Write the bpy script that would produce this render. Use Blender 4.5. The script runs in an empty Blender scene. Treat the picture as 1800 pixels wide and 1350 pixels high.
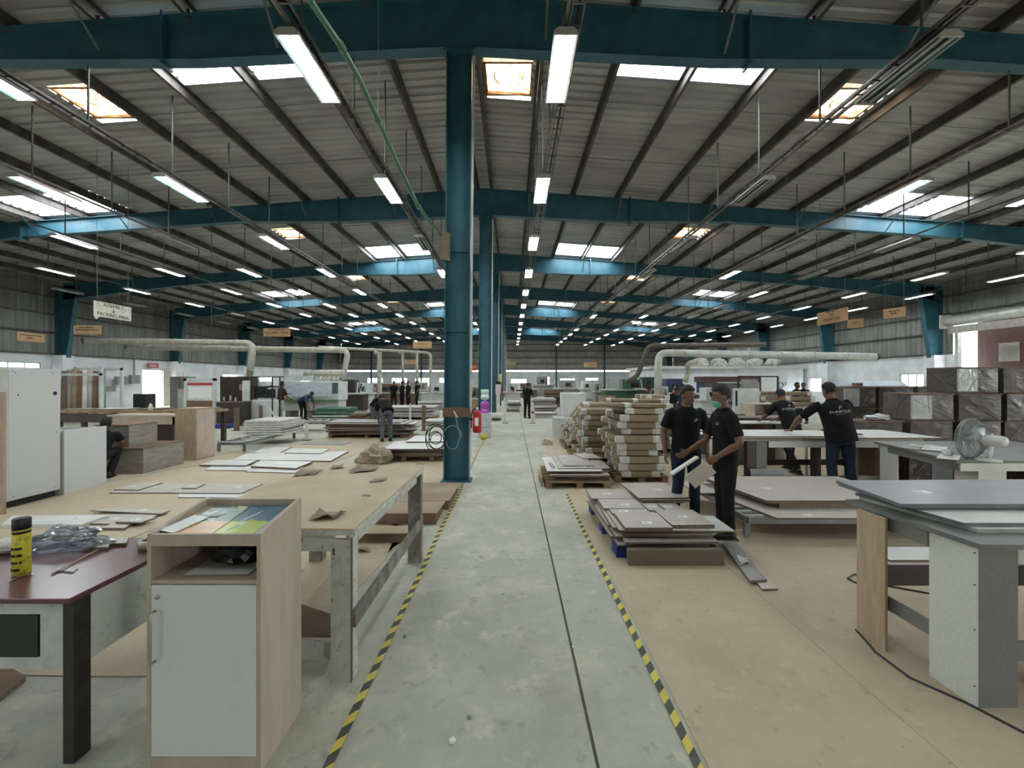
import bpy, bmesh, math, random
from mathutils import Vector, Matrix, noise
import numpy as np
random.seed(7)
PI = math.pi
scn = bpy.context.scene
COL = scn.collection

# ------------------------------------------------------------------ camera, world, exposure
CAMH, FPX, HY = 1.75, 720.0, 669.0          # camera height, focal length in pixels, horizon row (1800x1350)
cd = bpy.data.cameras.new('camera'); cam = bpy.data.objects.new('camera', cd); COL.objects.link(cam)
cam.location = (0, 0, CAMH); cam.rotation_euler = (PI/2, 0, 0)
cd.sensor_width = 36; cd.lens = FPX/1800*36; cd.shift_y = (HY-675)/1800; cd.shift_x = 0.0
cd.clip_start = 0.05; cd.clip_end = 400
scn.camera = cam
w = bpy.data.worlds.new('overcast'); scn.world = w; w.use_nodes = True
nt = w.node_tree; bg = nt.nodes['Background']
tc = nt.nodes.new('ShaderNodeTexCoord'); sep = nt.nodes.new('ShaderNodeSeparateXYZ'); rmp = nt.nodes.new('ShaderNodeValToRGB')
nt.links.new(tc.outputs['Generated'], sep.inputs[0]); nt.links.new(sep.outputs['Z'], rmp.inputs[0])
rmp.color_ramp.elements[0].position = 0.0; rmp.color_ramp.elements[0].color = (.62, .66, .62, 1)
rmp.color_ramp.elements[1].position = 0.25; rmp.color_ramp.elements[1].color = (.93, .96, 1, 1)
nt.links.new(rmp.outputs[0], bg.inputs[0]); bg.inputs[1].default_value = 8.0
TUBE = 38.0
scn.view_settings.view_transform = 'Standard'; scn.view_settings.look = 'None'
scn.view_settings.gamma = 1; scn.view_settings.exposure = 1.0; scn.view_settings.use_curve_mapping = False
scn.cycles.max_bounces = 6; scn.cycles.diffuse_bounces = 4; scn.cycles.glossy_bounces = 2
scn.cycles.transmission_bounces = 4; scn.cycles.transparent_max_bounces = 12
scn.cycles.sample_clamp_indirect = 6; scn.cycles.use_denoising = True
scn.cycles.caustics_reflective = False; scn.cycles.caustics_refractive = False

# ------------------------------------------------------------------ helpers
def P(px, py, Y): return Vector(((px-900)/FPX*Y, Y, CAMH-(py-HY)*Y/FPX))
def FL(px, py, z=0.0):
    Y = FPX*(CAMH-z)/(py-HY); return Vector(((px-900)/FPX*Y, Y, z))

MATS = {}
def mat(name, col, rough=.6, metal=0.0, col2=None, scale=6.0, lo=.4, hi=.6, bump=0.0, bscale=None, spec=.4, stretch=(1,1,1), detail=4, coat=0):
    if name in MATS: return MATS[name]
    m = bpy.data.materials.new(name); m.use_nodes = True; n = m.node_tree.nodes; l = m.node_tree.links
    b = n['Principled BSDF']; b.inputs['Roughness'].default_value = rough; b.inputs['Metallic'].default_value = metal
    b.inputs['Specular IOR Level'].default_value = spec; b.inputs['Base Color'].default_value = (*col, 1)
    if coat: b.inputs['Coat Weight'].default_value = coat; b.inputs['Coat Roughness'].default_value = .15
    c2 = col2 or tuple(c*.82 for c in col)
    t = n.new('ShaderNodeTexCoord'); mp = n.new('ShaderNodeMapping'); mp.inputs['Scale'].default_value = stretch
    l.new(t.outputs['Object'], mp.inputs[0])
    nz = n.new('ShaderNodeTexNoise'); nz.inputs['Scale'].default_value = scale; nz.inputs['Detail'].default_value = detail
    l.new(mp.outputs[0], nz.inputs['Vector'])
    r = n.new('ShaderNodeValToRGB'); r.color_ramp.elements[0].position = lo; r.color_ramp.elements[0].color = (*col, 1)
    r.color_ramp.elements[1].position = hi; r.color_ramp.elements[1].color = (*c2, 1)
    l.new(nz.outputs['Fac'], r.inputs[0]); l.new(r.outputs[0], b.inputs['Base Color'])
    if bump:
        nb = n.new('ShaderNodeTexNoise'); nb.inputs['Scale'].default_value = bscale or scale*4; nb.inputs['Detail'].default_value = 3
        l.new(mp.outputs[0], nb.inputs['Vector'])
        bp = n.new('ShaderNodeBump'); bp.inputs['Strength'].default_value = bump; bp.inputs['Distance'].default_value = .02
        l.new(nb.outputs['Fac'], bp.inputs['Height']); l.new(bp.outputs[0], b.inputs['Normal'])
    MATS[name] = m; return m
def emit(name, col, s):
    m = bpy.data.materials.new(name); m.use_nodes = True; n = m.node_tree.nodes; n.clear()
    e = n.new('ShaderNodeEmission'); e.inputs[0].default_value = (*col, 1); e.inputs[1].default_value = s
    o = n.new('ShaderNodeOutputMaterial'); m.node_tree.links.new(e.outputs[0], o.inputs[0]); MATS[name] = m; return m
def sheer(name, col, clear=.6, gloss=.1, trans=True, noisecol=None, nscale=5, lo=.45, hi=.6, rough=.15):
    """see-through sheet: part clear, part translucent, part glossy"""
    m = bpy.data.materials.new(name); m.use_nodes = True; n = m.node_tree.nodes; l = m.node_tree.links; n.clear()
    o = n.new('ShaderNodeOutputMaterial'); tr = n.new('ShaderNodeBsdfTransparent'); tr.inputs[0].default_value = (*col, 1)
    tl = n.new('ShaderNodeBsdfTranslucent' if trans else 'ShaderNodeBsdfDiffuse'); tl.inputs[0].default_value = (*col, 1)
    gl = n.new('ShaderNodeBsdfGlossy'); gl.inputs['Roughness'].default_value = rough
    m1 = n.new('ShaderNodeMixShader'); m1.inputs[0].default_value = 1-clear
    l.new(tr.outputs[0], m1.inputs[1]); l.new(tl.outputs[0], m1.inputs[2])
    m2 = n.new('ShaderNodeMixShader'); m2.inputs[0].default_value = gloss
    l.new(m1.outputs[0], m2.inputs[1]); l.new(gl.outputs[0], m2.inputs[2]); l.new(m2.outputs[0], o.inputs[0])
    if noisecol:
        t = n.new('ShaderNodeTexCoord'); nz = n.new('ShaderNodeTexNoise'); nz.inputs['Scale'].default_value = nscale; nz.inputs['Detail'].default_value = 6
        l.new(t.outputs['Object'], nz.inputs['Vector'])
        r = n.new('ShaderNodeValToRGB'); r.color_ramp.elements[0].position = lo; r.color_ramp.elements[0].color = (*col, 1)
        r.color_ramp.elements[1].position = hi; r.color_ramp.elements[1].color = (*noisecol, 1)
        l.new(nz.outputs['Fac'], r.inputs[0]); l.new(r.outputs[0], tr.inputs[0]); l.new(r.outputs[0], tl.inputs[0])
    MATS[name] = m; return m

class MB:
    def __init__(s): s.v = []; s.f = []; s.m = []
    def add(s, vs, fs, mi=0):
        o = len(s.v); s.v += [tuple(v) for v in vs]; s.f += [tuple(i+o for i in f) for f in fs]; s.m += [mi]*len(fs); return s
    def box(s, x0, x1, y0, y1, z0, z1, mi=0, M=None):
        vs = [Vector((x, y, z)) for z in (z0, z1) for y in (y0, y1) for x in (x0, x1)]
        if M is not None: vs = [M @ v for v in vs]
        return s.add(vs, [(0,2,3,1),(4,5,7,6),(0,1,5,4),(1,3,7,5),(3,2,6,7),(2,0,4,6)], mi)
    def bar(s, p, q, w, h, mi=0, up=(0,0,1)):
        p = Vector(p); q = Vector(q); d = (q-p).normalized(); u = Vector(up)
        if abs(d.dot(u)) > .97: u = Vector((0,1,0))
        r = d.cross(u).normalized(); u = r.cross(d)
        vs = [a + r*i*w/2 + u*j*h/2 for a in (p, q) for (i, j) in ((-1,-1),(1,-1),(1,1),(-1,1))]
        return s.add(vs, [(0,1,2,3),(7,6,5,4),(0,4,5,1),(1,5,6,2),(2,6,7,3),(3,7,4,0)], mi)
    def tube(s, pts, r, n=8, mi=0, cap=True):
        pts = [Vector(p) for p in pts]; rs = r if isinstance(r, (list, tuple)) else [r]*len(pts); rings = []; pr = None
        for i, p in enumerate(pts):
            d = (pts[min(i+1, len(pts)-1)]-pts[max(i-1, 0)]).normalized()
            if pr is None:
                u = Vector((0,0,1)) if abs(d.z) < .9 else Vector((1,0,0)); a = d.cross(u).normalized()
            else:
                a = (pr - d*pr.dot(d)).normalized()
            pr = a; b = d.cross(a)
            rings.append([p+(a*math.cos(t)+b*math.sin(t))*rs[i] for t in [2*PI*k/n for k in range(n)]])
        vs = [v for R in rings for v in R]; fs = []
        for i in range(len(pts)-1):
            for k in range(n): fs.append((i*n+k, i*n+(k+1)%n, (i+1)*n+(k+1)%n, (i+1)*n+k))
        if cap: fs.append(tuple(range(n))[::-1]); fs.append(tuple((len(pts)-1)*n+k for k in range(n)))
        return s.add(vs, fs, mi)
    def poly(s, pts, z0, z1, mi=0):
        n = len(pts); a = sum(pts[i][0]*pts[(i+1)%n][1]-pts[(i+1)%n][0]*pts[i][1] for i in range(n))
        if a < 0: pts = pts[::-1]
        vs = [(p[0], p[1], z0) for p in pts]+[(p[0], p[1], z1) for p in pts]
        fs = [tuple(range(n))[::-1], tuple(range(n, 2*n))]+[(i, (i+1)%n, n+(i+1)%n, n+i) for i in range(n)]
        return s.add(vs, fs, mi)
    def prism(s, prof, axis, a0, a1, mi=0):
        """profile in the two other axes, swept along axis 'x' or 'y'"""
        n = len(prof); f = (lambda a, p: (a, p[0], p[1])) if axis == 'x' else (lambda a, p: (p[0], a, p[1]))
        vs = [f(a0, p) for p in prof]+[f(a1, p) for p in prof]
        return s.add(vs, [tuple(range(n))[::-1], tuple(range(n, 2*n))]+[(i, (i+1)%n, n+(i+1)%n, n+i) for i in range(n)], mi)
    def ell(s, c, r, n=12, m=8, mi=0, M=None):
        c = Vector(c); vs = []; fs = []
        for i in range(m+1):
            t = PI*i/m
            for k in range(n):
                v = Vector((r[0]*math.sin(t)*math.cos(2*PI*k/n), r[1]*math.sin(t)*math.sin(2*PI*k/n), r[2]*math.cos(t)))
                vs.append(c + (M @ v if M is not None else v))
        for i in range(m):
            for k in range(n): fs.append((i*n+k, (i+1)*n+k, (i+1)*n+(k+1)%n, i*n+(k+1)%n))
        return s.add(vs, fs, mi)
    def build(s, name, m, parent=None, smooth=False, org=None, kind=None, bev=0):
        me = bpy.data.meshes.new(name); o3 = Vector(org) if org is not None else Vector((0,0,0))
        me.from_pydata([tuple(Vector(v)-o3) for v in s.v], [], s.f)
        for mm in (m if isinstance(m, (list, tuple)) else [m]): me.materials.append(mm)
        if len(me.materials) > 1:
            for i, p in enumerate(me.polygons): p.material_index = s.m[i]
        if smooth:
            for p in me.polygons: p.use_smooth = True
        bm = bmesh.new(); bm.from_mesh(me); bmesh.ops.recalc_face_normals(bm, faces=bm.faces); bm.to_mesh(me); bm.free()
        me.update(); o = bpy.data.objects.new(name, me); COL.objects.link(o)
        if parent is not None: o.parent = parent
        if org is not None: o.location = o3
        if kind: o['kind'] = kind
        if bev:
            b = o.modifiers.new('bevel', 'BEVEL'); b.width = bev; b.segments = 2; b.limit_method = 'ANGLE'
        return o
def tag(o, label, cat, group=None):
    o['label'] = label; o['category'] = cat
    if group: o['group'] = group
    return o
def thing(name, label, cat, loc=(0,0,0), rz=0, group=None):
    o = bpy.data.objects.new(name, None); COL.objects.link(o); o.location = loc; o.rotation_euler = (0,0,rz); o.empty_display_size = .1
    return tag(o, label, cat, group)
def struct(o): o['kind'] = 'structure'; return o
def link_copy(src, parent=None, loc=None, name=None):
    o = src.copy(); COL.objects.link(o)
    if parent is not None: o.parent = parent
    if loc is not None: o.location = loc
    return o
def copy_tree(o, parent=None):
    c = o.copy(); COL.objects.link(c); c.parent = parent
    for ch in list(o.children): copy_tree(ch, c)
    return c
ORD = 'first second third fourth fifth sixth seventh eighth ninth tenth eleventh twelfth thirteenth fourteenth fifteenth sixteenth seventeenth eighteenth nineteenth twentieth'.split()
def text_mesh(s, size, m, parent, loc, rot, name='lettering', ext=.002, align='CENTER', label=None):
    c = bpy.data.curves.new('t', 'FONT'); c.body = s; c.size = size; c.extrude = ext; c.align_x = align; c.align_y = 'CENTER'; c.resolution_u = 2; c.space_line = .95
    t = bpy.data.objects.new('t', c); COL.objects.link(t)
    dg = bpy.context.evaluated_depsgraph_get(); me = bpy.data.meshes.new_from_object(t.evaluated_get(dg))
    bpy.data.objects.remove(t); o = bpy.data.objects.new(name, me); COL.objects.link(o); me.materials.clear(); me.materials.append(m)
    o.parent = parent; o.location = loc; o.rotation_euler = rot
    return o

# ------------------------------------------------------------------ materials
teal = mat('teal_paint', (.035,.125,.165), .45, 0, (.028,.10,.135), 2.5, spec=.4, bump=.05)
teal_lit = teal
roofm = mat('galvanised_sheet', (.44,.43,.42), .5, .3, (.34,.33,.32), 1.2, stretch=(.3,1,1), bump=.05)
purlm = mat('purlin_steel', (.13,.12,.11), .6, .3, (.08,.07,.06), 3)
wallm = mat('wall_sheet', (.27,.27,.255), .55, .2, (.20,.20,.19), 2, stretch=(1,1,.3))
white_wall = mat('limewashed_wall', (.80,.82,.84), .9, 0, (.68,.70,.73), 1.2, bump=.1)
railm = mat('rail_steel', (.24,.22,.20), .4, .6, (.10,.09,.08), 3)
rodm = mat('rod_steel', (.13,.15,.14), .5, .5)
fixm = mat('fixture_body', (.62,.62,.6), .4)
offm = mat('unlit_tube', (.55,.53,.5), .3)
tubem = emit('lit_tube', (.90,.98,.97), TUBE)
kraft = mat('kraft_paper', (.52,.425,.305), .85, 0, (.455,.37,.265), .9, lo=.35, hi=.7, bump=.15, bscale=3)
kraft2 = mat('kraft_card', (.34,.26,.175), .85, 0, (.27,.20,.135), 2, bump=.1)
board_tan = mat('board_taupe', (.49,.44,.39), .5, 0, (.45,.40,.355), 3)
board_wht = mat('board_white', (.66,.65,.62), .45, 0, (.58,.57,.54), 3)
board_gry = mat('board_grey', (.30,.29,.28), .5, 0, (.26,.25,.245), 5)
board_drk = mat('board_charcoal', (.10,.105,.12), .4, 0, (.13,.13,.14), 5)
edge_brn = mat('board_edge', (.15,.10,.07), .8)
particle = mat('chipboard_edge', (.20,.16,.12), .85, 0, (.14,.11,.08), 60)
brown = mat('dark_laminate', (.055,.035,.028), .5, 0, (.04,.028,.022), 3)
maroon = mat('maroon_laminate', (.13,.035,.04), .28, 0, (.10,.028,.03), 4, spec=.6)
brownbox = mat('brown_carton', (.20,.125,.085), .8, 0, (.16,.10,.07), 4)
sticker = mat('paper_label', (.80,.79,.77), .7, 0, (.60,.59,.57), 30, lo=.5, hi=.75)
blackm = mat('black_plastic', (.015,.015,.016), .45)
chrome = mat('brushed_metal', (.5,.5,.48), .3, .9)
redm = mat('red_enamel', (.45,.02,.025), .3)
blue_pl = mat('blue_pallet_paint', (.03,.05,.26), .6, 0, (.02,.035,.18), 4)
wood = mat('light_wood', (.44,.33,.23), .6, 0, (.37,.27,.18), 4, stretch=(8,8,1))
palletw = mat('pallet_wood', (.33,.22,.13), .8, 0, (.22,.14,.08), 6)
foam = mat('foam_wrap', (.62,.61,.57), .8, 0, (.48,.47,.43), 9, bump=.4, bscale=30)
mach = mat('machine_white', (.62,.65,.64), .5, 0, (.52,.55,.55), 3)
mgreen = mat('machine_green', (.06,.14,.09), .5)
dustgreen = mat('green_board', (.05,.13,.09), .6, 0, (.09,.17,.13), 8)
duct = mat('duct_cream', (.50,.48,.40), .45, .2, (.40,.38,.32), 5)
ductw = mat('duct_silver', (.62,.62,.58), .4, .3, (.5,.5,.47), 5)
ductd = mat('duct_dark', (.12,.10,.08), .6)
navy = mat('navy_paint', (.03,.04,.10), .5)
yel = mat('yellow_tape', (.62,.50,.09), .6, 0, (.45,.38,.10), 6, lo=.5, hi=.8)
blk_tape = mat('black_tape', (.05,.055,.045), .6, 0, (.13,.13,.10), 5, lo=.4, hi=.8)
glassm = sheer('window_glass', (.95,.97,1), .97, .05, False)
skyl = sheer('translucent_roof_sheet', (.95,.97,1), .75, .03)
ventm = sheer('rusty_vent_sheet', (1,.85,.6), .7, .03, noisecol=(.55,.22,.06), nscale=5, lo=.42, hi=.62)
film = mat('stretch_film_over_carcass', (.085,.070,.058), .38, 0, (.04,.03,.025), 3, lo=.3, hi=.7, bump=.6, bscale=6, spec=.4, stretch=(1,1,2.5), coat=.12)
film_r = mat('stretch_film_brown', (.13,.108,.09), .38, 0, (.065,.05,.042), 4, lo=.3, hi=.7, bump=.6, bscale=6, spec=.4, stretch=(1,1,2), coat=.12)
film_line = mat('film_pleat', (.26,.25,.23), .3)
film_w = mat('stretch_film_pale', (.50,.52,.52), .25, 0, (.33,.33,.32), 4, lo=.3, hi=.7, bump=.9, bscale=7, spec=.9, coat=.5)
film_g = mat('stretch_film_grey', (.30,.27,.235), .25, 0, (.21,.185,.16), 4, lo=.3, hi=.7, bump=.9, bscale=9, spec=.9, stretch=(1,1,3), coat=.4)
signw = mat('sign_white', (.72,.69,.60), .6)
signb = mat('sign_board', (.48,.30,.17), .7, 0, (.42,.26,.14), 3)
ink = mat('black_ink', (.01,.01,.01), .6)

def wear_mat(name, base, dark, light, s1, s2):
    m = bpy.data.materials.new(name); m.use_nodes = True; n = m.node_tree.nodes; l = m.node_tree.links; b = n['Principled BSDF']
    t = n.new('ShaderNodeTexCoord'); cur = None
    def layer(prev, col, sc, lo, hi, det=6, w=0):
        nz = n.new('ShaderNodeTexNoise'); nz.inputs['Scale'].default_value = sc; nz.inputs['Detail'].default_value = det; nz.inputs['Roughness'].default_value = .68; nz.inputs['Distortion'].default_value = w
        l.new(t.outputs['Object'], nz.inputs['Vector']); r = n.new('ShaderNodeMapRange'); r.inputs[1].default_value = lo; r.inputs[2].default_value = hi
        l.new(nz.outputs['Fac'], r.inputs[0]); mx = n.new('ShaderNodeMix'); mx.data_type = 'RGBA'
        l.new(r.outputs[0], mx.inputs[0]); mx.inputs[7].default_value = (*col, 1)
        if isinstance(prev, tuple): mx.inputs[6].default_value = (*prev, 1)
        else: l.new(prev, mx.inputs[6])
        return mx.outputs[2]
    c = layer(base, light, s1, .47, .66, 10, .1); c = layer(c, dark, s1*.55, .50, .68, 8, .1); c = layer(c, light, s2*2.2, .56, .66, 12, .15)
    c = layer(c, dark, s2*5, .56, .68, 10, .1); c = layer(c, tuple(x*.5 for x in dark), s2*3.1, .66, .72, 6, .2)
    l.new(c, b.inputs['Base Color']); b.inputs['Roughness'].default_value = .62; b.inputs['Specular IOR Level'].default_value = .35
    nb = n.new('ShaderNodeTexNoise'); nb.inputs['Scale'].default_value = 30; l.new(t.outputs['Object'], nb.inputs['Vector'])
    bp = n.new('ShaderNodeBump'); bp.inputs['Strength'].default_value = .12; bp.inputs['Distance'].default_value = .01
    l.new(nb.outputs['Fac'], bp.inputs['Height']); l.new(bp.outputs[0], b.inputs['Normal']); MATS[name] = m; return m
kraft = wear_mat('kraft_floor_paper', (.465,.375,.26), (.385,.31,.215), (.51,.42,.30), .7, 1.6)
concrete = wear_mat('worn_concrete', (.40,.395,.32), (.31,.295,.235), (.54,.515,.42), 1.1, 1.5)
paintwd = wear_mat('chipped_white_paint', (.50,.50,.45), (.16,.12,.09), (.60,.60,.56), 3, 4)
greywd = wear_mat('scuffed_grey_rail', (.16,.145,.125), (.09,.08,.07), (.34,.33,.30), 5, 4)
dirtyw = wear_mat('dirty_white_board', (.50,.52,.47), (.33,.34,.29), (.56,.57,.53), 3, 2)

# ------------------------------------------------------------------ building shell
XL, XR, YB, YF, XC = -24.0, 22.6, 57.6, -7.2, -0.97
def ZR(x): return 8.45-.072*abs(x-XC)
# floor slabs with saw-cut joints between them
fl = MB().box(XL-.2, XR+.2, YF, YB+.2, -.30, -.012).build('floor', mat('joint_dirt', (.15,.14,.11), .9)); struct(fl)
xs = [XL-.1, -14.5, -5.2, .39, 6.0, 14.5, XR+.1]; ys = [YF, -3.0, 4.0, 11.2, 18.4, 25.6, 32.8, 43.0, YB+.1]
for i in range(len(xs)-1):
    for j in range(len(ys)-1):
        g = .0085; gy = .0015
        struct(MB().box(xs[i]+g, xs[i+1]-g, ys[j]+gy, ys[j+1]-gy, -.011, 0).build('slab', concrete, fl))
def ribs_y(x0, x1, y0, y1, zf, holes, pitch=.25, h=.045):
    """sheet with ribs running in x (roof); zf gives height at x; holes are (xa, xb, ya, yb)"""
    mb = MB(); n = round((y1-y0)/pitch)
    for i in range(n):
        a = y0+i*pitch; b = a+pitch; br = sorted({x0, x1, *[x for hh in holes if hh[2] < b-.01 and hh[3] > a+.01 for x in hh[:2] if x0 < x < x1]})
        for u, v in zip(br, br[1:]):
            mid = (u+v)/2
            if any(hh[0]-.001 < mid < hh[1]+.001 and hh[2] < b-.01 and hh[3] > a+.01 for hh in holes): continue
            pr = [(a, 0), (a+.15*pitch*4*.25, h), (a+.30*pitch, h), (a+.42*pitch, 0), (b, 0)]
            vs = []
            for (yy, zz) in pr: vs += [(u, yy, zf(u)+zz), (v, yy, zf(v)+zz)]
            mb.add(vs, [(2*k, 2*k+1, 2*k+3, 2*k+2) for k in range(len(pr)-1)])
    return mb
SKY = []
for y0 in (7.5, 20.1, 34.35, 48.5):
    y1 = y0+1.5 if y0 > 8 else 8.75
    SKY += [(-7.15, -5.68, y0, y1), (-5.52, -4.08, y0, y1), (2.28, 3.72, y0, y1), (3.88, 5.3, y0, y1)]
for y0 in (12.95, 27.1, 41.4):
    SKY += [(-16.5, -15.05, y0, y0+1.25), (-14.9, -13.45, y0, y0+1.25), (12.1, 13.45, y0, y0+1.25), (13.6, 15.0, y0, y0+1.25)]
VENT = [(-.60, .45, 8.85, 9.85)]
for y0 in (8.7, 17.0, 24.45, 32.0, 39.4, 46.8): VENT += [(-9.95, -8.85, y0, y0+1.0), (7.05, 8.2, y0, y0+1.0)]
def snap(h, base): return (h[0], h[1], base+round((h[2]-base)/.25)*.25, base+round((h[3]-base)/.25)*.25)
HOL = [snap(h, YF) for h in SKY+VENT]
ceil = bpy.data.objects.new('ceiling', None); COL.objects.link(ceil); struct(ceil)
for b in range(9):
    y0 = YF+7.2*b; y1 = y0+7.2
    hs = [h for h in HOL if h[2] < y1 and h[3] > y0]
    for (x0, x1) in ((XL-.6, XC), (XC, XR+.6)):
        if b == 8: y1 = YB+.0
        struct(ribs_y(x0, x1, y0, y1, lambda x: ZR(x)+.2, hs).build('roof_sheet', roofm, ceil))
for i, h in enumerate(HOL):
    z0, z1 = ZR(h[0])+.245, ZR(h[1])+.245
    mb = MB().add([(h[0]-.03, h[2]-.03, z0), (h[1]+.03, h[2]-.03, z1), (h[1]+.03, h[3]+.03, z1), (h[0]-.03, h[3]+.03, z0)], [(0,1,2,3)])
    if i < len(SKY): struct(mb.build('skylight_pane', skyl, ceil))
    else:
        cx, cy = (h[0]+h[1])/2, (h[2]+h[3])/2; z = ZR(cx)+.25
        t = thing('roof_vent', 'rusty framed turbine vent in the roof over the central aisle' if i == len(SKY) else
                  'rusty turbine vent in the %s roof slope, %s from the camera' % ('left' if cx < 0 else 'right', ORD[(i-len(SKY)-1)//2]), 'roof vent', (cx, cy, z), 0, 'turbine vents in the roof')
        MB(); mb.v = [tuple(Vector(v)-Vector((cx, cy, z))) for v in mb.v]; mb.build('vent_pane', ventm, t)
        fr = MB(); w2 = (h[1]-h[0])/2
        for s in (-1, 1): fr.box(-w2-.04, w2+.04, s*.5-.03, s*.5+.03, -.06, .06); fr.box(s*w2-.03, s*w2+.03, -.5, .5, -.06, .06)
        fr.build('vent_frame', mat('vent_rust', (.20,.10,.045), .8, 0, (.35,.2,.1), 8), t)
        ring = MB(); ring.tube([(.33*math.cos(a), .33*math.sin(a), .04) for a in [2*PI*k/20 for k in range(21)]], .022, 6, cap=False)
        ring.build('vent_ring', MATS['vent_rust'], t, True)
        tb = MB()
        for k in range(14):
            a = 2*PI*k/14; pts = []
            for q in range(6):
                u = q/5*PI; rr = .12+.25*math.sin(u); aa = a+q*.12; pts.append((rr*math.cos(aa), rr*math.sin(aa), .06+.42*q/5))
            tb.tube(pts, .014, 4)
        tb.build('turbine', ductd, t)
# purlins
px_list = sorted([XC+s*(.25+0*1) for s in (-1, 1)]+[XC+s*1.56*k for s in (-1, 1) for k in range(1, 15) if XL < XC+s*1.56*k < XR-.2])
for x in px_list:
    s = 1 if x > XC else -1; z = ZR(x); mb = MB()
    mb.box(x-.004, x+.004, YF, YB, z, z+.195); mb.box(x, x+s*.07, YF, YB, z, z+.006); mb.box(x-s*.07, x, YF, YB, z+.188, z+.195)
    for k in range(9):  # lap bolts cleats at each frame
        y = 7.2*k
        mb.box(x-.05, x+.05, y-.08, y+.08, z-.01, z+.10)
    struct(mb.build('purlin', purlm, ceil))
for k in range(8):      # sag rods, two per bay
    for dy in (2.4, 4.8):
        y = 7.2*k+dy+(.5 if k == 0 else 0)
        struct(MB().tube([(XL+1, y, ZR(XL+1)+.06), (XC, y, ZR(XC)+.06), (XR-1, y, ZR(XR-1)+.06)], .008, 5).build('sag_rod', rodm, ceil))
for (k, xa, xb) in ((3, XC+1, XC+6.5), (3, XC-6.5, XC-1), (5, XC+1, XC+6.5)):   # wind bracing
    y0, y1 = 7.2*k+.1, 7.2*k+7.1
    for (a, b) in ((xa, xb), (xb, xa)): struct(MB().tube([(a, y0, ZR(a)-.05), (b, y1, ZR(b)-.05)], .012, 5).build('brace_rod', rodm, ceil))

# frames: rafters + columns
def rafter_mesh(k):
    mb = MB(); Y = 7.2*k
    for s, XE in ((-1, XL+.35), (1, XR-.35)):
        L = abs(XE-XC); st = [(0, .98), (.22, .90), (4.5, .80), (8.5, .52), (L-6.5, .50), (L-.5, .80), (L, .85)]
        top = [(XC+s*d, ZR(XC+s*d)) for d, h in st]; bot = [(XC+s*d, ZR(XC+s*d)-h) for d, h in st]
        web = top+bot[::-1]
        if s < 0: web = web[::-1]
        mb.prism(web, 'y', Y-.006, Y+.006)
        for a, b in zip(top, top[1:]): mb.add([(p[0], Y+dy, p[1]+dz) for p in (a, b) for dy in (-.11, .11) for dz in (-.006, .006)], [(0,1,3,2),(4,6,7,5),(0,2,6,4),(1,5,7,3),(0,4,5,1),(2,3,7,6)])
        for a, b in zip(bot, bot[1:]): mb.add([(p[0], Y+dy, p[1]+dz) for p in (a, b) for dy in (-.11, .11) for dz in (-.006, .006)], [(0,1,3,2),(4,6,7,5),(0,2,6,4),(1,5,7,3),(0,4,5,1),(2,3,7,6)])
        for d in (L-6.5, 5.1):      # bolted splice plates
            x = XC+s*d; h = np.interp(d, [q[0] for q in st], [q[1] for q in st]); z = ZR(x)
            mb.box(x-.02, x+.02, Y-.12, Y+.12, z-h-.08, z+.08)
            for zz in (z+.0, z-.16, z-h+.16, z-h):
                for q in (-.07, .07): mb.box(x-.045, x+.045, Y+q-.018, Y+q+.018, zz-.018, zz+.018)
    return mb
for k in range(0, 9):
    mb = rafter_mesh(k)
    nm = 'blue steel roof beam, %s' % ('nearest to the camera' if k == 1 else 'just behind the camera' if k == 0 else ORD[k-1]+' from the camera' if k < 8 else 'against the back wall')
    r = thing('roof_beam', nm, 'beam', (XC, 7.2*k, 0), 0, 'blue steel roof beams')
    mb.build('web_and_flanges', teal, r, org=None).location = (-XC, -7.2*k, 0)
    if k:       # flange braces
        for x in px_list[2::2]:
            if abs(x-XC) > 1.2:
                h = .62 if abs(x-XC) > 6 else .8
                q = MB().bar((x, 7.2*k-.62, ZR(x)+.02), (x, 7.2*k-.05, ZR(x)-h+.14), .045, .006).build('flange_brace', rodm if abs(x) < 8 else teal, r); q.location = (-XC, -7.2*k, 0)
for k in range(1, 8):
    Y = 7.2*k; zt = ZR(XC)-.98
    t = thing('steel_column', 'tall teal steel column with brown band, nearest in the central row' if k == 1 else 'teal steel column, %s from the camera in the central row' % ORD[k-1], 'column', (XC, Y, 0), 0, 'central row of teal columns')
    t.rotation_euler[1] = math.radians(.45)
    MB().box(-.20, .20, -.008, .008, .02, zt-.03).build('web', teal, t)
    for s in (-1, 1): MB().box(s*.21-.009, s*.21+.009, -.125, .125, .02, zt-.03).build('flange', teal, t)
    MB().box(-.27, .27, -.16, .16, zt-.03, zt-.004).build('cap_plate', teal, t); MB().box(-.26, .26, -.17, .17, 0, .02).build('base_plate', teal, t)
    MB().bar((.245, -.10, .4), (.245, -.10, zt-.1), .03, .03).build('conduit', mat('conduit_white', (.6,.6,.57), .5), t)
    if k == 1:
        MB().box(-.235, .235, -.135, .135, 1.12, 1.28).build('band', brownbox, t)['label'] = 'brown board band around the column'
        for (zz) in (2.6, 4.0):
            MB().box(-.2, .2, -.05, -.008, zz, zz+.01).build('stiffener', teal, t)
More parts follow.
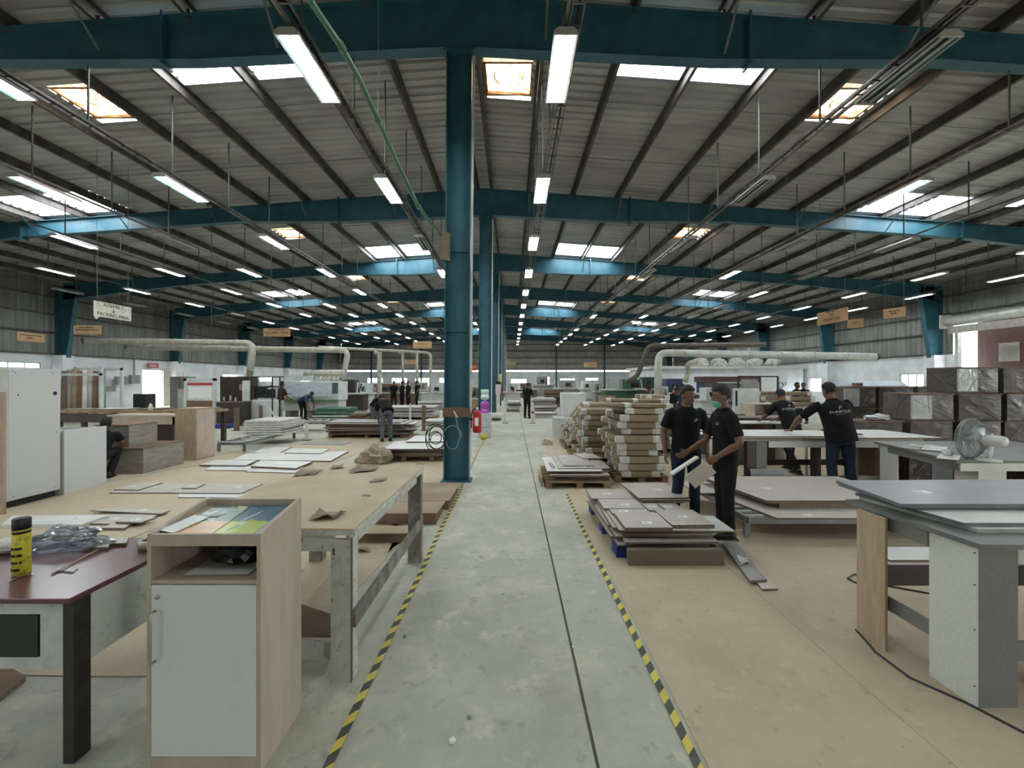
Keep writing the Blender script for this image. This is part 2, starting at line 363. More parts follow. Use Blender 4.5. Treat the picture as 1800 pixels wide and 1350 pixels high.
# wall columns, leaning inner flange
for k in range(0, 9):
    for s, X in ((-1, XL), (1, XR)):
        Y = 7.2*k; zt = ZR(X)-.3
        t = thing('wall_column', 'blue tapered steel column on the %s wall, %s bay from the camera' % ('left' if s < 0 else 'right', ORD[k]), 'column', (X, Y, 0), 0, 'tapered steel columns along the side walls')
        i = -s
        MB().prism([(i*.03, 2.6), (i*.55, 2.6), (i*1.05, zt-.35), (i*1.05, zt+.25), (i*.03, zt+.25)][::i], 'y', -.006, .006).build('web', teal, t)
        MB().bar((i*.56, 0, 2.6), (i*1.06, 0, zt-.35), .24, .02, up=(1,0,0)).build('inner_flange', teal, t)
        MB().box(-.02+i*.05, .02+i*.05, -.12, .12, 2.6, zt+.2).build('outer_flange', teal, t)
        MB().box(*sorted((0, i*.62)), -.28, .28, 0, 3.08).build('masonry_pier', white_wall, t)

# side walls: white dado + ribbed sheet, windows
def wall_side(name, X, s, opens, holes_hi=()):
    root = bpy.data.objects.new(name, None); COL.objects.link(root); struct(root)
    ys = sorted({YF, YB, *[v for o in opens for v in o[:2]]})
    for a, b in zip(ys, ys[1:]):
        mid = (a+b)/2; o = [q for q in opens if q[0] < mid < q[1]]
        segs = [(0, 3.1)]
        for q in o:
            segs = [(0, q[2]), (min(q[3], 3.1), 3.1)]
        for z0, z1 in segs:
            if z1-z0 > .01: struct(MB().box(*sorted((X, X+s*.2)), a, b, z0, z1).build('masonry', white_wall, root))
    # ribbed sheet above
    mb = MB(); n = round((YB-YF)/.3)
    for i in range(n):
        a = YF+i*.3; zb = 3.0
        for q in opens:
            if q[0] <= a+.15 <= q[1] and q[3] > 3.1: zb = q[3]
        pr = [(a, 0), (a+.05, .035), (a+.12, .035), (a+.17, 0), (a+.3, 0)]
        vs = []
        for (yy, xx) in pr: vs += [(X+s*(.02+xx), yy, zb), (X+s*(.02+xx), yy, ZR(X)+.26)]
        mb.add(vs, [(2*k, 2*k+1, 2*k+3, 2*k+2) for k in range(len(pr)-1)])
    struct(mb.build('wall_sheet', wallm, root))
    for z in (3.14, 4.25, 5.2, 6.1):
        for k in range(9):
            y0, y1 = YF+7.2*k, YF+7.2*k+7.2
            if any(q[0] < (y0+y1)/2 < q[1]+2 and q[3] > z for q in opens): continue
            struct(MB().box(*sorted((X-s*.02, X-s*.16)), y0+.02, y1-.02, z-.03, z+.03).build('girt', purlm, root))
    return root
LW = [(18.2, 20.9, 2.35, 2.66), (26.6, 28.1, 0, 2.45), (34, 37.5, 1.5, 2.3), (39.0, 41.3, 1.3, 2.2), (46.5, 49.2, 1.3, 2.2), (3.5, 6.0, 0, 3.0)]
RW = [(28.8, 31.2, .9, 1.95), (22.0, 23.9, 1.25, 2.15), (36.5, 39.0, 1.0, 2.1), (15.2, 20.9, 0, 4.55), (.6, 5.4, 0, 4.5), (44, 46.5, 1.2, 2.1)]
wall_side('wall_left', XL, -1, LW); wall_side('wall_right', XR, 1, RW)
wn = 0
def window_side(X, s, y0, y1, z0, z1, bars=4):
    global wn; wn += 1
    r = bpy.data.objects.new('window_%d' % wn, None); COL.objects.link(r); struct(r); r.location = (X+s*.08, (y0+y1)/2, z0)
    h = (y1-y0)/2; H = z1-z0; f = MB()
    for yy in (-h+.03, h-.03): f.box(-.03, .03, yy-.03, yy+.03, 0, H)
    f.box(-.03, .03, -h, h, 0, .05); f.box(-.03, .03, -h, h, H-.05, H)
    struct(f.build('window_frame', board_wht, r))
    for k in range(1, bars): struct(MB().box(-.02, .02, -h+2*h*k/bars-.025, -h+2*h*k/bars+.025, .05, H-.05).build('mullion', board_wht, r))
    g = MB()
    for k in range(int(H/.18)): g.box(-.035, -.025, -h+.05, h-.05, .12+k*.18, .13+k*.18)
    struct(g.build('grille', rodm, r))
    for k in range(bars): struct(MB().box(.02, .024, -h+2*h*k/bars+.02, -h+2*h*(k+1)/bars-.02, .03, H-.03).build('pane', glassm, r))
for q in LW: 
    if q[2] > 0: window_side(XL, -1, *q)
for q in RW:
    if q[2] > 0: window_side(XR, 1, *q)
# back wall
bw = bpy.data.objects.new('wall_back', None); COL.objects.link(bw); struct(bw)
def xb(px): return (px-900)/FPX*YB
BWN = [(xb(645), xb(673), 1.42, 2.12), (xb(688), xb(716), 1.42, 2.12), (xb(729), xb(758), .95, 2.12), (xb(772), xb(800), 1.42, 2.12), (xb(898), xb(926), 1.35, 2.0), (xb(943), xb(967), .2, 2.3),
       (xb(984), xb(1011), 1.35, 2.05), (xb(1029), xb(1052), 1.75, 2.15), (xb(1113), xb(1136), 1.0, 2.0), (xb(1150), xb(1160), .6, 2.0)]
xsb = sorted({XL, XR, *[v for q in BWN for v in q[:2]]})
for a, b in zip(xsb, xsb[1:]):
    mid = (a+b)/2; o = [q for q in BWN if q[0] < mid < q[1]]; segs = [(0, o[0][2]), (o[0][3], 3.02)] if o else [(0, 3.02)]
    for z0, z1 in segs: struct(MB().box(a, b, YB, YB+.2, z0, z1).build('masonry', white_wall, bw))
mb = MB(); n = int((XR-XL)/.3)
for i in range(n):
    a = XL+i*.3; vs = []
    for (xx, yy) in [(a, 0), (a+.05, .035), (a+.12, .035), (a+.17, 0), (a+.3, 0)]: vs += [(xx, YB+.02+yy, 3.2), (xx, YB+.02+yy, ZR(xx)+.26)]
    mb.add(vs, [(2*k, 2*k+1, 2*k+3, 2*k+2) for k in range(4)])
struct(mb.build('wall_sheet', mat('back_wall_sheet', (.46,.45,.40), .55, .1, (.38,.37,.33), 2), bw))  # paler than the side sheets: light on this wall is put into its colour
for z in (3.3, 4.1, 4.95, 5.9, 6.8): struct(MB().box(XL, XR, YB-.16, YB, z-.05, z+.05).build('girt', purlm, bw))
for q in BWN:
    wn += 1; r = bpy.data.objects.new('window_%d' % wn, None); COL.objects.link(r); struct(r); r.location = ((q[0]+q[1])/2, YB+.1, q[2])
    h = (q[1]-q[0])/2; H = q[3]-q[2]; f = MB()
    for xx in (-h+.03, h-.03): f.box(xx-.04, xx+.04, -.03, .03, 0, H)
    f.box(-h, h, -.03, .03, 0, .05); f.box(-h, h, -.03, .03, H-.05, H); struct(f.build('window_frame', board_wht, r))
    nb = max(2, round(2*h/.55))
    for k in range(1, nb): struct(MB().box(-h+2*h*k/nb-.05, -h+2*h*k/nb+.05, -.03, .03, .04, H-.04).build('mullion', board_wht, r))
    for k in range(nb): struct(MB().box(-h+2*h*k/nb+.02, -h+2*h*(k+1)/nb-.02, .03, .034, .02, H-.02).build('pane', glassm, r))
for px in (977, 1061, 742, 655):     # gable posts
    x = xb(px); t = thing('gable_post', 'slim blue post on the back wall, %s' % {977: 'right of the aisle', 1061: 'farthest right', 742: 'left of the central columns', 655: 'farthest left'}[px], 'column', (x, YB-.55, 0), 0, 'slim posts on the back wall')
    hz = ZR(x)-(1.3 if abs(x) > 15 else 0); MB().box(-.09, .09, -.012, .012, 0, hz).build('web', teal, t)
    for s in (-1, 1): MB().box(s*.1-.008, s*.1+.008, -.09, .09, 0, hz).build('flange', teal, t)
# front wall behind the camera; two side openings added for light, middle closed
fw = bpy.data.objects.new('wall_front', None); COL.objects.link(fw); struct(fw)
for (a, b, z0, z1) in ((XL, -13, 0, 8.7), (-14, -10, 3.6, 8.7), (-10, 9, 0, 8.8), (9, 14, 3.6, 8.7), (14, XR, 0, 8.7)):
    struct(MB().box(a, b, YF-.1, YF, z0, z1).build('wall_sheet', wallm, fw))
# ground outside
struct(MB().box(-90, 90, -60, 130, -.5, -.31).build('ground', mat('yard_ground', (.30,.29,.25), .9, 0, (.22,.24,.17), .3)))

# ------------------------------------------------------------------ light rows
FX = thing('batten_light', 'x', 'ceiling light')
prof = [(-.15, 0), (-.15, .035), (-.09, .085), (.09, .085), (.15, .035), (.15, 0), (.138, .01), (.088, .07), (-.088, .07), (-.138, .01)]
MB().prism(prof, 'y', 0, 1.27).build('housing', fixm, FX)
MB().prism([(-.134, .004), (-.086, .055), (-.03, .055), (0, .035), (.03, .055), (.086, .055), (.134, .004), (.088, .064), (-.088, .064)], 'y', .02, 1.25).build('reflector', mat('reflector_cyan', (.06,.16,.165), .3), FX)
for y in (0, 1.255): MB().prism([(-.15, -.005), (-.15, .035), (-.09, .085), (.09, .085), (.15, .035), (.15, -.005)], 'y', y-.01, y+.015).build('end_cap', mat('fixture_cap', (.5,.49,.47), .5), FX)
for x in (-.068, .068): MB().tube([(x, .03, .026), (x, 1.24, .026)], .022, 6).build('tube', tubem, FX, True)
MB().box(-.02, .02, .55, .72, .085, .14).build('clamp', railm, FX)
FOFF = copy_tree(FX)
for c in FOFF.children:
    if c.name.startswith('tube'): c.data = c.data.copy(); c.data.materials.clear(); c.data.materials.append(offm)
ROWS = [(-21.8, 6.1, 'leftmost row', 3, set(range(16))), (-18.4, 6.12, 'second row from the left wall', 3, {6, 9}), (-13.8, 6.1, 'third row from the left wall', 2, set()),
        (-10.6, 6.08, 'fourth row from the left wall', 1, {2}), (-7.5, 6.08, 'fifth row from the left wall', 0, set()), (-2.8, 6.05, 'row just left of the central columns', 0, {2}),
        (.67, 6.05, 'row above the aisle', 0, set()), (5.45, 6.02, 'first row right of the aisle', 0, {0, 1, 2, 3, 4, 5, 7}), (8.8, 6.0, 'second row right of the aisle', 0, {0, 2, 4, 5, 7}),
        (12.1, 5.97, 'third row right of the aisle', 2, {2, 3, 5, 6}), (16.8, 5.92, 'second row from the right wall', 2, set()), (20.0, 5.86, 'row nearest the right wall', 2, set())]
firsts = {}
for (X, Z, nm, n0, off) in ROWS:
    rail = thing('light_rail', 'steel rail with cable tray carrying the %s of lights' % nm, 'rail', (X, 0, Z), 0, 'steel rails carrying the light rows')
    y0, y1 = -6.9, 50.5
    side = -1 if X > 0 else 1
    MB().box(side*.0-.02, .02, y0, y1, .14, .18).build('channel', railm, rail)
    if X in (-2.8, .67, 5.45, -7.5, 8.8):
        tr = MB(); q = .12 if X < 2 else -.12
        for a in (q-.07, q+.07): tr.box(a-.008, a+.008, y0, y1, .12, .16)
        k = y0
        while k < min(y1, 34): tr.box(q-.07, q+.07, k, k+.02, .125, .14); k += .3
        tr.build('cable_tray', railm, rail)
        MB().tube([(q, y0, .16), (q+.01, 10, .155), (q, 25, .16), (q, y1, .16)], .018, 5).build('cable', blackm, rail)
    pz = min(px_list, key=lambda v: abs(v-X)); zz = ZR(X)-Z+.06
    rodmesh = None
    for k in range(29):
        y = .05+1.8*k-1.8
        if rodmesh is None: r0 = MB().tube([(0, 0, .18), (0, 0, zz)], .017, 6).build('hanger_rod', rodm, rail); rodmesh = r0
        else: r0 = link_copy(rodmesh, rail)
        r0.location = (0, y, 0)
    ft = MB().box(-.1, .1, 0, .03, zz-.01, zz+.01)
    cnt = 0
    for n in [-2, -1]+list(range(max(0, n0-1), 13)):  # negative indices: unseen lamps added along the rows to brighten the foreground
        Y = 5.08+3.6*n
        isoff = n in off
        o = copy_tree(FOFF if isoff else FX); o.location = (X, Y, Z); 
        o['label'] = '%s batten light, %s from the camera in the %s' % ('unlit' if isoff else 'lit', ORD[n], nm) if n >= 0 else 'added lit batten light %s the camera in the %s' % ('above' if n == -1 else 'behind', nm)
        o['group'] = 'batten lights in the ' + nm
for r in (FX, FOFF):
    for c in list(r.children): bpy.data.objects.remove(c)
    bpy.data.objects.remove(r)

# ------------------------------------------------------------------ floor coverings and marking tape
def sheet(name, pts, label, cat='floor paper', m=kraft, z=.002, t=.003, group=None, wav=.006, cut=12):
    """thin paper laid on the floor, its edges a little ragged"""
    out = []; n = len(pts)
    for i in range(n):
        a = Vector(pts[i]).to_2d(); b = Vector(pts[(i+1)%n]).to_2d()
        for k in range(cut):
            p = a.lerp(b, k/cut); q = noise.noise((p.x*2.1, p.y*2.1, 3.3))*wav*4+random.uniform(-wav, wav)*.6
            d = (b-a).normalized(); p = p+Vector((-d.y, d.x))*q; out.append((p.x, p.y))
    o = MB().poly(out, z, z+t).build(name, m, org=(out[0][0], out[0][1], z))
    return tag(o, label, cat, group)
G1 = 'kraft paper sheets on the floor'
sheet('floor_paper', [(.90, -1), (2.02, -1), (2.02, 12.3), (.84, 12.3)], 'long kraft paper strip covering the floor right of the taped aisle', group=G1)
sheet('floor_paper', [(2.01, -1), (2.69, -1), (2.69, 12.0), (2.01, 12.0)], 'narrow kraft paper strip, second from the aisle on the right', group=G1, z=.0052)
sheet('floor_paper', [(2.67, -1), (5.64, -1), (5.64, 13.5), (2.67, 13.5)], 'wide kraft paper sheet under the grey tables at right', group=G1)
sheet('floor_paper', [(5.61, 0), (11.5, 0), (11.5, 15), (5.61, 15)], 'kraft paper sheet beneath the wrapped boxes at right', group=G1, z=.0052)
sheet('floor_paper', [(-4.3, 2.44), (-2.1, 2.42), (-1.35, 2.75), (-1.2, 4.4), (-2.6, 9.0), (-3.8, 8.6), (-4.1, 6.0)], 'torn kraft paper sheet running under the worn white worktable', group=G1)
sheet('floor_paper', [(-1.22, 4.1), (-.98, 6.0), (-1.5, 9.0), (-1.9, 13.0), (-3.4, 13.0), (-2.55, 9.1)], 'kraft paper strip beside the tall teal column on its left', group=G1, wav=.02)
sheet('floor_paper', [(-7.8, 3.2), (-4.35, 2.5), (-4.12, 6.2), (-3.72, 9.5), (-3.5, 13.2), (-5.6, 13.2), (-6.2, 9.4)], 'kraft paper sheet under the loose boards at left', group=G1, z=.004)
sheet('floor_paper', [(-12, 4.6), (-7.82, 4.3), (-6.25, 9.4), (-6.6, 10.3), (-12, 9.5)], 'kraft paper sheet below the white cabinets at left', group=G1)
# lifted, torn flaps
def flap(label, pts, h, m=kraft2, seed=0, name='torn_paper'):
    mb = MB(); n = 7; vs = []; c = sum((Vector(p) for p in pts), Vector())/4
    for i in range(n+1):
        for j in range(n+1):
            u, v = i/n, j/n; a = Vector(pts[0]).lerp(Vector(pts[1]), u); b = Vector(pts[3]).lerp(Vector(pts[2]), u); p = a.lerp(b, v)
            q = noise.noise((p.x*9+seed, p.y*9, seed)); e = noise.noise((p.x*25, p.y*25, seed+5))
            vs.append((p.x+q*.03, p.y+e*.02, p.z+.004+abs(q)*h*2))
    fs = [(i*(n+1)+j, i*(n+1)+j+1, (i+1)*(n+1)+j+1, (i+1)*(n+1)+j) for i in range(n) for j in range(n)]
    o = mb.add(vs, fs).build(name, m, org=c); s = o.modifiers.new('solid', 'SOLIDIFY'); s.thickness = .003
    return tag(o, label, 'torn paper')
def tapeline(x, y0, y1, label, lean=0.0):
    t = thing('hazard_tape', label, 'floor tape', (x, y0, .006), 0, 'black and yellow tape along the aisle')
    L = .075; wd = .022; y = 0; k = 0; tot = y1-y0
    while y < tot:
        s = .045; xx = noise.noise((x*5, y*.8, 1))*.012+lean*y
        z = .0003*(k % 2)
        MB().add([(xx-wd, y-s, z), (xx+wd, y, z), (xx+wd, y+L, z), (xx-wd, y+L-s, z), (xx-wd, y-s, z+.001), (xx+wd, y, z+.001), (xx+wd, y+L, z+.001), (xx-wd, y+L-s, z+.001)],
                 [(0,3,2,1),(4,5,6,7),(0,1,5,4),(1,2,6,5),(2,3,7,6),(3,0,4,7)]).build('stripe', yel if k % 2 == 0 else blk_tape, t)
        y += L; k += 1
tapeline(-.83, 1.5, 13.5, 'black and yellow hazard tape left of the aisle, beside the worktable', .0)
tapeline(.84, 1.5, 6.3, 'black and yellow hazard tape right of the aisle, along the kraft paper')

# ------------------------------------------------------------------ boards
def board(name, pts, z, t, m, label, cat='board', group=None, em=particle, st=None, org=None, stag='sticker'):
    """flat panel from floor-plane corners, top face m, chipboard edges; st: label spots as (u, v) in the panel"""
    pts = [Vector((p[0], p[1])) for p in pts]
    a = sum(pts[i].x*pts[(i+1)%len(pts)].y-pts[(i+1)%len(pts)].x*pts[i].y for i in range(len(pts)))
    if a < 0: pts = pts[::-1]
    n = len(pts); c = sum(pts, Vector((0, 0)))/n; mb = MB()
    vs = [(p.x, p.y, z) for p in pts]+[(p.x, p.y, z+t) for p in pts]
    mb.add(vs, [tuple(range(n))[::-1], tuple(range(n, 2*n))], 0); mb.add(vs, [(i, (i+1)%n, n+(i+1)%n, n+i) for i in range(n)], 1)
    o = mb.build(name, [m, em], org=(c.x, c.y, z)); tag(o, label, cat, group)
    if st:
        for (u, v) in st:
            w_, d_ = max(p.x for p in pts)-min(p.x for p in pts), max(p.y for p in pts)-min(p.y for p in pts)
            sx, sy = c.x+(u-.5)*w_, c.y+(v-.5)*d_
            sm = MB().box(-.05, .05, -.035, .035, 0, .0012).build(stag, sticker, o); sm.location = (sx-c.x, sy-c.y, t+.0004)
            MB().box(-.035, .01, -.02, .022, .0012, .0016).build('print', mat('faded_print', (.56,.55,.53), .8), sm)
    return o
def rect(x0, x1, y0, y1, a=0):
    c = Vector(((x0+x1)/2, (y0+y1)/2)); R = Matrix.Rotation(a, 2)
    return [c+R @ (Vector(p)-c) for p in ((x0, y0), (x1, y0), (x1, y1), (x0, y1))]
def pxb(name, pp, z, t, m, label, **k): return board(name, [FL(x, y, z+t) for x, y in pp], z, t, m, label, **k)

# --- loose boards on the paper at left
GB = 'loose boards on the floor at left'
pxb('loose_board', [(192,866),(256,850),(346,849),(292,866)], .006, .018, board_tan, 'taupe board lying before the pale low cabinet, leftmost of its row', group=GB, st=[(.4,.6)])
pxb('loose_board', [(293,866),(347,849),(462,850),(423,867)], .006, .018, board_tan, 'taupe board pointing at the wrapped boxes, rightmost of its row', group=GB, st=[(.75,.6)])
pxb('loose_board', [(200,860),(240,848),(286,848),(243,861)], .026, .016, board_tan, 'small taupe board resting on the leftmost board of its row', group=GB, st=[(.4,.4)])
pxb('loose_board', [(319,858),(330,850),(361,850),(344,858)], .026, .016, board_tan, 'smallest pale board resting in the middle of the board row', group=GB, st=[(.5,.5)])
pxb('loose_board', [(312,874),(316,868),(433,869),(420,875)], .006, .014, board_wht, 'narrow white strip board in front of the board row', group=GB)
pxb('loose_board', [(159,897),(196,893),(299,897),(283,903)], .028, .014, board_tan, 'thin dark-edged board crossing the small stack near the desk', group=GB, st=[(.6,.6)])
pxb('loose_board', [(150,920),(190,904),(283,903),(236,921)], .006, .02, board_tan, 'taupe board at the bottom of the small stack near the desk', group=GB, st=[(.35,.5)])
pxb('loose_board', [(203,917),(228,909),(276,909),(247,918)], .045, .018, board_tan, 'small taupe board lying on the small stack near the desk', group=GB, st=[(.5,.5)])
pxb('loose_board', [(178,928),(196,920),(232,920),(219,928)], .006, .03, board_tan, 'short taupe offcut at the right front of the small stack', group=GB)
pxb('loose_board', [(2,922),(22,906),(192,905),(143,922)], .006, .045, board_wht, 'thick white panel with a pale edge beside the small stack', group=GB, em=board_wht, st=[(.7,.7)])
# white boards further back
GW = 'white boards laid out behind the worktable'
pxb('white_board', [(409,808),(433,797),(613,793),(581,810)], .006, .03, board_wht, 'large white board laid flat behind the worktable, biggest of them', group=GW, em=edge_brn, st=[(.3,.4), (.6,.5)])
pxb('white_board', [(500,796),(512,788),(578,789),(565,797)], .038, .016, board_wht, 'small white board lying on the largest white board', group=GW, em=edge_brn)
pxb('white_board', [(443,796),(466,786),(513,785),(491,796)], .006, .018, board_wht, 'white square board just behind the largest white board', group=GW, em=edge_brn)
pxb('white_board', [(361,826),(372,818),(452,820),(437,827)], .006, .016, board_wht, 'white board under the layered boards, leftmost', group=GW, em=edge_brn)
pxb('white_board', [(350,817),(379,808),(452,809),(432,818)], .03, .018, board_wht, 'white board above the leftmost layered board', group=GW, em=edge_brn)
pxb('white_board', [(432,829),(448,820),(535,821),(519,831)], .006, .016, board_wht, 'front white board of the layered boards near the torn card', group=GW, em=edge_brn, st=[(.5,.7)])
pxb('white_board', [(441,819),(458,809),(550,811),(520,823)], .03, .03, board_wht, 'thick white board on top of the layered boards', group=GW, em=edge_brn)
pxb('white_board', [(530,781),(552,776),(618,777),(604,782)], .006, .01, board_gry, 'thin grey board lying near the white bollard', group=GW)

# --- stack on the blue pallet
pal = thing('blue_pallet', 'blue plastic pallet under the stack of taupe boards', 'pallet', (1.50, 4.75, 0))
MB().box(-.46, .46, -.70, .75, .10, .135).build('deck', blue_pl, pal)
for x in (-.42, 0, .42):
    for y in (-.62, 0, .66): MB().box(x-.05, x+.05, y-.09, y+.09, .0, .10).build('foot', blue_pl, pal)
MB().box(-.30, .50, -.83, -.70, .0, .133).build('front_board', brown, pal)
bb = MB().box(1.10, 2.00, 3.86, 3.93, 0, .15).build('kraft_board', mat('brown_board', (.17,.135,.105), .7, 0, (.15,.12,.09), 3), org=(1.55, 3.9, 0)); tag(bb, 'brown board on edge across the front of the blue pallet stack', 'board')
GS = 'taupe boards stacked on the blue pallet'
zz = .137
lay = [(1.03,1.92,3.98,5.35,.018),(.99,1.90,4.15,5.4,.018),(1.08,1.99,3.95,5.2,.018),(1.02,1.8,4.05,5.3,.018),(1.00,1.75,4.3,5.45,.018),(1.10,1.97,4.0,5.3,.018),(1.03,1.93,4.12,5.42,.016),(1.06,1.95,4.0,5.36,.016)]
for i, (a, b, c, d, t) in enumerate(lay):
    board('stacked_board', rect(a, b, c, d, random.uniform(-.03, .03)), zz, t, board_tan, 'taupe board %s from the bottom of the blue pallet stack' % ORD[i], group=GS); zz += t+.0015
tops = [(1.10,1.56,3.97,4.42,.036,[(.55,.3)],'front left taupe board topmost on the blue pallet stack',0),
        (1.575,2.0,4.05,4.52,.036,[(.5,.5)],'front middle taupe board topmost on the blue pallet stack',.03),
        (1.09,1.50,4.44,4.60,.02,[(.35,.5)],'narrow labelled board behind the front left top board',0),
        (1.04,1.50,4.62,4.98,.02,[(.6,.4)],'second row left board on the blue pallet stack',0),
        (.98,1.50,5.0,5.44,.02,[(.45,.5)],'rear left board on the blue pallet stack',0),
        (1.53,1.70,4.58,4.84,.012,[(.5,.5)],'small labelled offcut in the middle of the pallet stack',.05),
        (1.72,1.88,4.58,4.84,.012,[(.5,.5)],'small labelled offcut right of the other middle offcut',.05)]
for (a, b, c, d, t, st, lb, r) in tops: board('stacked_board', rect(a, b, c, d, r), zz, t, board_tan, lb, group=GS, st=st)
board('stacked_board', rect(1.55, 2.18, 4.0, 4.45, -.02), zz-.021, .016, board_wht, 'white edged board jutting out right of the pallet stack', group=GS)
board('stacked_board', rect(1.6, 2.05, 4.88, 5.02, 0), zz, .012, board_tan, 'narrow offcut before the big rear board', group=GS)
board('stacked_board', rect(1.53, 2.12, 4.88, 5.62, .04), zz+.0125, .026, board_tan, 'lower big rear board raised at the right back of the stack', group=GS)
board('stacked_board', rect(1.50, 2.10, 4.90, 5.62, .04), zz+.04, .02, board_tan, 'big labelled rear board topmost at the back of the stack', group=GS, st=[(.6,.5)])
# --- stack behind, on a wooden pallet
t = thing('wooden_pallet', 'rough wooden pallet under the pale board pile by the aisle', 'pallet', (1.10, 7.25, 0))
for x in (-.5, 0, .44): MB().box(x-.05, x+.05, -.62, .65, 0, .09).build('bearer', palletw, t)
for k in range(7): MB().box(-.56, .5, -.62+k*.19, -.49+k*.19, .09, .11).build('deck_board', palletw, t)
for (a, b) in ((-.62, -.2),): MB().box(a, a+.02, b-.35, b+.3, .02, .16).build('side_card', kraft2, t)
zz = .112; GP = 'boards piled on the wooden pallet by the aisle'
for i, (a, b, c, d) in enumerate([(.70,1.60,6.75,7.7),(.66,1.62,6.8,7.9),(.62,1.60,6.68,7.8),(.68,1.64,6.9,7.9)]):
    board('piled_board', rect(a, b, c, d, random.uniform(-.02, .02)), zz, .03, board_gry if i % 2 else board_tan, 'board %s from the bottom of the pallet pile by the aisle' % ORD[i], group=GP); zz += .032
board('piled_board', rect(.58, 1.5, 6.75, 8.0, .0), zz, .018, board_wht, 'pale board covering the pallet pile by the aisle', group=GP); zz += .019
board('piled_board', rect(.78, 1.66, 6.9, 8.0, .0), zz, .014, board_tan, 'second pale board down from the top of the aisle pile', group=GP, st=[(.5,.1)]); zz += .015
board('piled_board', rect(.88, 1.42, 7.05, 8.05, 0), zz, .014, board_tan, 'narrow taupe board on top of the aisle pile', group=GP, st=[(.2,.9)])
board('piled_board', [(1.32,7.62),(1.68,7.62),(1.60,8.15),(1.2,8.15)], zz+.015, .014, board_tan, 'smallest board topmost on the aisle pile', group=GP, st=[(.3,.7)])
board('piled_board', rect(.66, .74, 6.95, 7.4, .04), zz-.014, .006, board_gry, 'thin grey offcut at the left edge of the aisle pile', group=GP)

# --- grey strips on the floor
board('floor_strip', [FL(1283,972), FL(1300,966), FL(1368,1040), FL(1340,1041)], .006, .02, board_tan, 'taupe strip lying under the grey strip beside the pallet stack')
board('floor_strip', [FL(1270,962), FL(1292,958), FL(1348,1020,.04), FL(1318,1022,.04)], .028, .02, board_gry, 'long grey strip lying on the paper beside the pallet stack')
flap('crumpled clear film lying on the grey floor strip', [FL(1297,980,.05), FL(1312,980,.05), FL(1318,992,.05), FL(1302,994,.05)], .03, film_w, 4, 'film_scrap')

# ------------------------------------------------------------------ wrapped parcels
def parcel_proto(L, W, H, nm='wrapped_parcel'):
    """flat-pack wrapped in kraft card with pale foam at ends and middle; long side along y"""
    t = thing(nm, 'x', 'parcel'); r = .02
    def rr(x0, x1, g): 
        a, b, h = x0-g, x1+g, H+g
        return [(a+r, -g), (b-r, -g), (b, r), (b, h-r), (b-r, h), (a+r, h), (a, h-r), (a, r)]
    MB().prism(rr(-W/2, W/2, 0), 'y', 0, L).build('kraft_wrap', mat('parcel_kraft', (.27,.20,.13), .8, 0, (.20,.145,.09), 3, bump=.5, bscale=7), t, bev=.012)
    for y0, y1, g in ((-.012, .02, .004),): pass
    for x0, x1 in ((-W/2, -W/2+.14), (W/2-.14, W/2)):
        f = MB(); f.prism([(x0-.006, -.003), (x1, -.003), (x1, H+.006), (x0-.006, H+.006)], 'y', -.012, .10)
        f.build('foam_corner', foam, t, bev=.022)
    for y in (.45*L, L-.12): MB().prism(rr(-W/2, W/2, .005), 'y', y, y+.11).build('foam_band', foam, t)
    return t
PP = [parcel_proto(1.5, .74, .115), parcel_proto(1.3, .62, .095), parcel_proto(1.0, .66, .075)]
def put(proto, loc, rz, label, group, sc=(1,1,1), tilt=0):
    o = copy_tree(proto); o.location = loc; o.rotation_euler = (0, tilt, rz); o.scale = sc; o['label'] = label; o['group'] = group; return o
def pallet(x, y, w_, d_, label, rz=0):
    t = thing('wooden_pallet', label, 'pallet', (x, y, 0), rz)
    for q in (-w_/2+.05, 0, w_/2-.05): MB().box(q-.05, q+.05, 0, d_, 0, .09).build('bearer', palletw, t)
    n = max(3, int(d_/.2))
    for k in range(n): MB().box(-w_/2, w_/2, d_*k/n, d_*k/n+.12, .09, .112).build('deck_board', palletw, t)
    return t
pallet(2.22, 7.0, .9, 1.3, 'wooden pallet under the front pile of wrapped parcels')
z = .113; offs = [(.0,0,.02),(.02,.0,-.02),(.06,.0,.04),(-.06,.05,-.03),(.0,.0,.02),(-.08,-.05,.05),(.05,.12,-.02),(.03,.1,.03),(.06,.02,-.01),(.08,.03,.0)]
for i, (dx, dy, a) in enumerate(offs):
    pr = PP[0] if i % 3 else PP[1]; h = .125 if i % 3 else .105
    put(pr, (2.20+dx*.8, 6.95+dy, z), a, 'kraft parcel with pale foam corners, %s from the bottom of the front pile' % ORD[i], 'wrapped parcels in the front pile', (random.uniform(1.02, 1.12), .8, .97)); z += h
z1 = z
put(PP[0], (2.25, 6.85, z1), PI/2*.93, 'long kraft parcel across the top of the front pile', 'wrapped parcels in the front pile', (.8, 1.0, .6)).location = (2.75, 7.25, z1)
put(PP[1], (2.6, 7.4, z1+.075), 1.35, 'slim kraft parcel topmost on the front pile', 'wrapped parcels in the front pile', (.6, .8, .6)).location = (2.78, 7.5, z1+.072)
pallet(1.74, 8.75, .8, 1.3, 'wooden pallet under the rear pile of wrapped parcels')
z = .113
for i in range(9):
    pr = PP[1 if i % 2 else 0]; h = .125 if i % 2 == 0 else .105
    put(pr, (1.78+random.uniform(-.07, .07), 8.65+random.uniform(-.08, .08), z), random.uniform(-.06, .06), 'kraft parcel, %s from the bottom of the pile behind the front pile' % ORD[i], 'wrapped parcels in the rear pile', (.9, .8, 1)); z += h
pallet(1.72, 10.4, .75, 1.25, 'wooden pallet under the low parcel pile left of the others')
z = .113
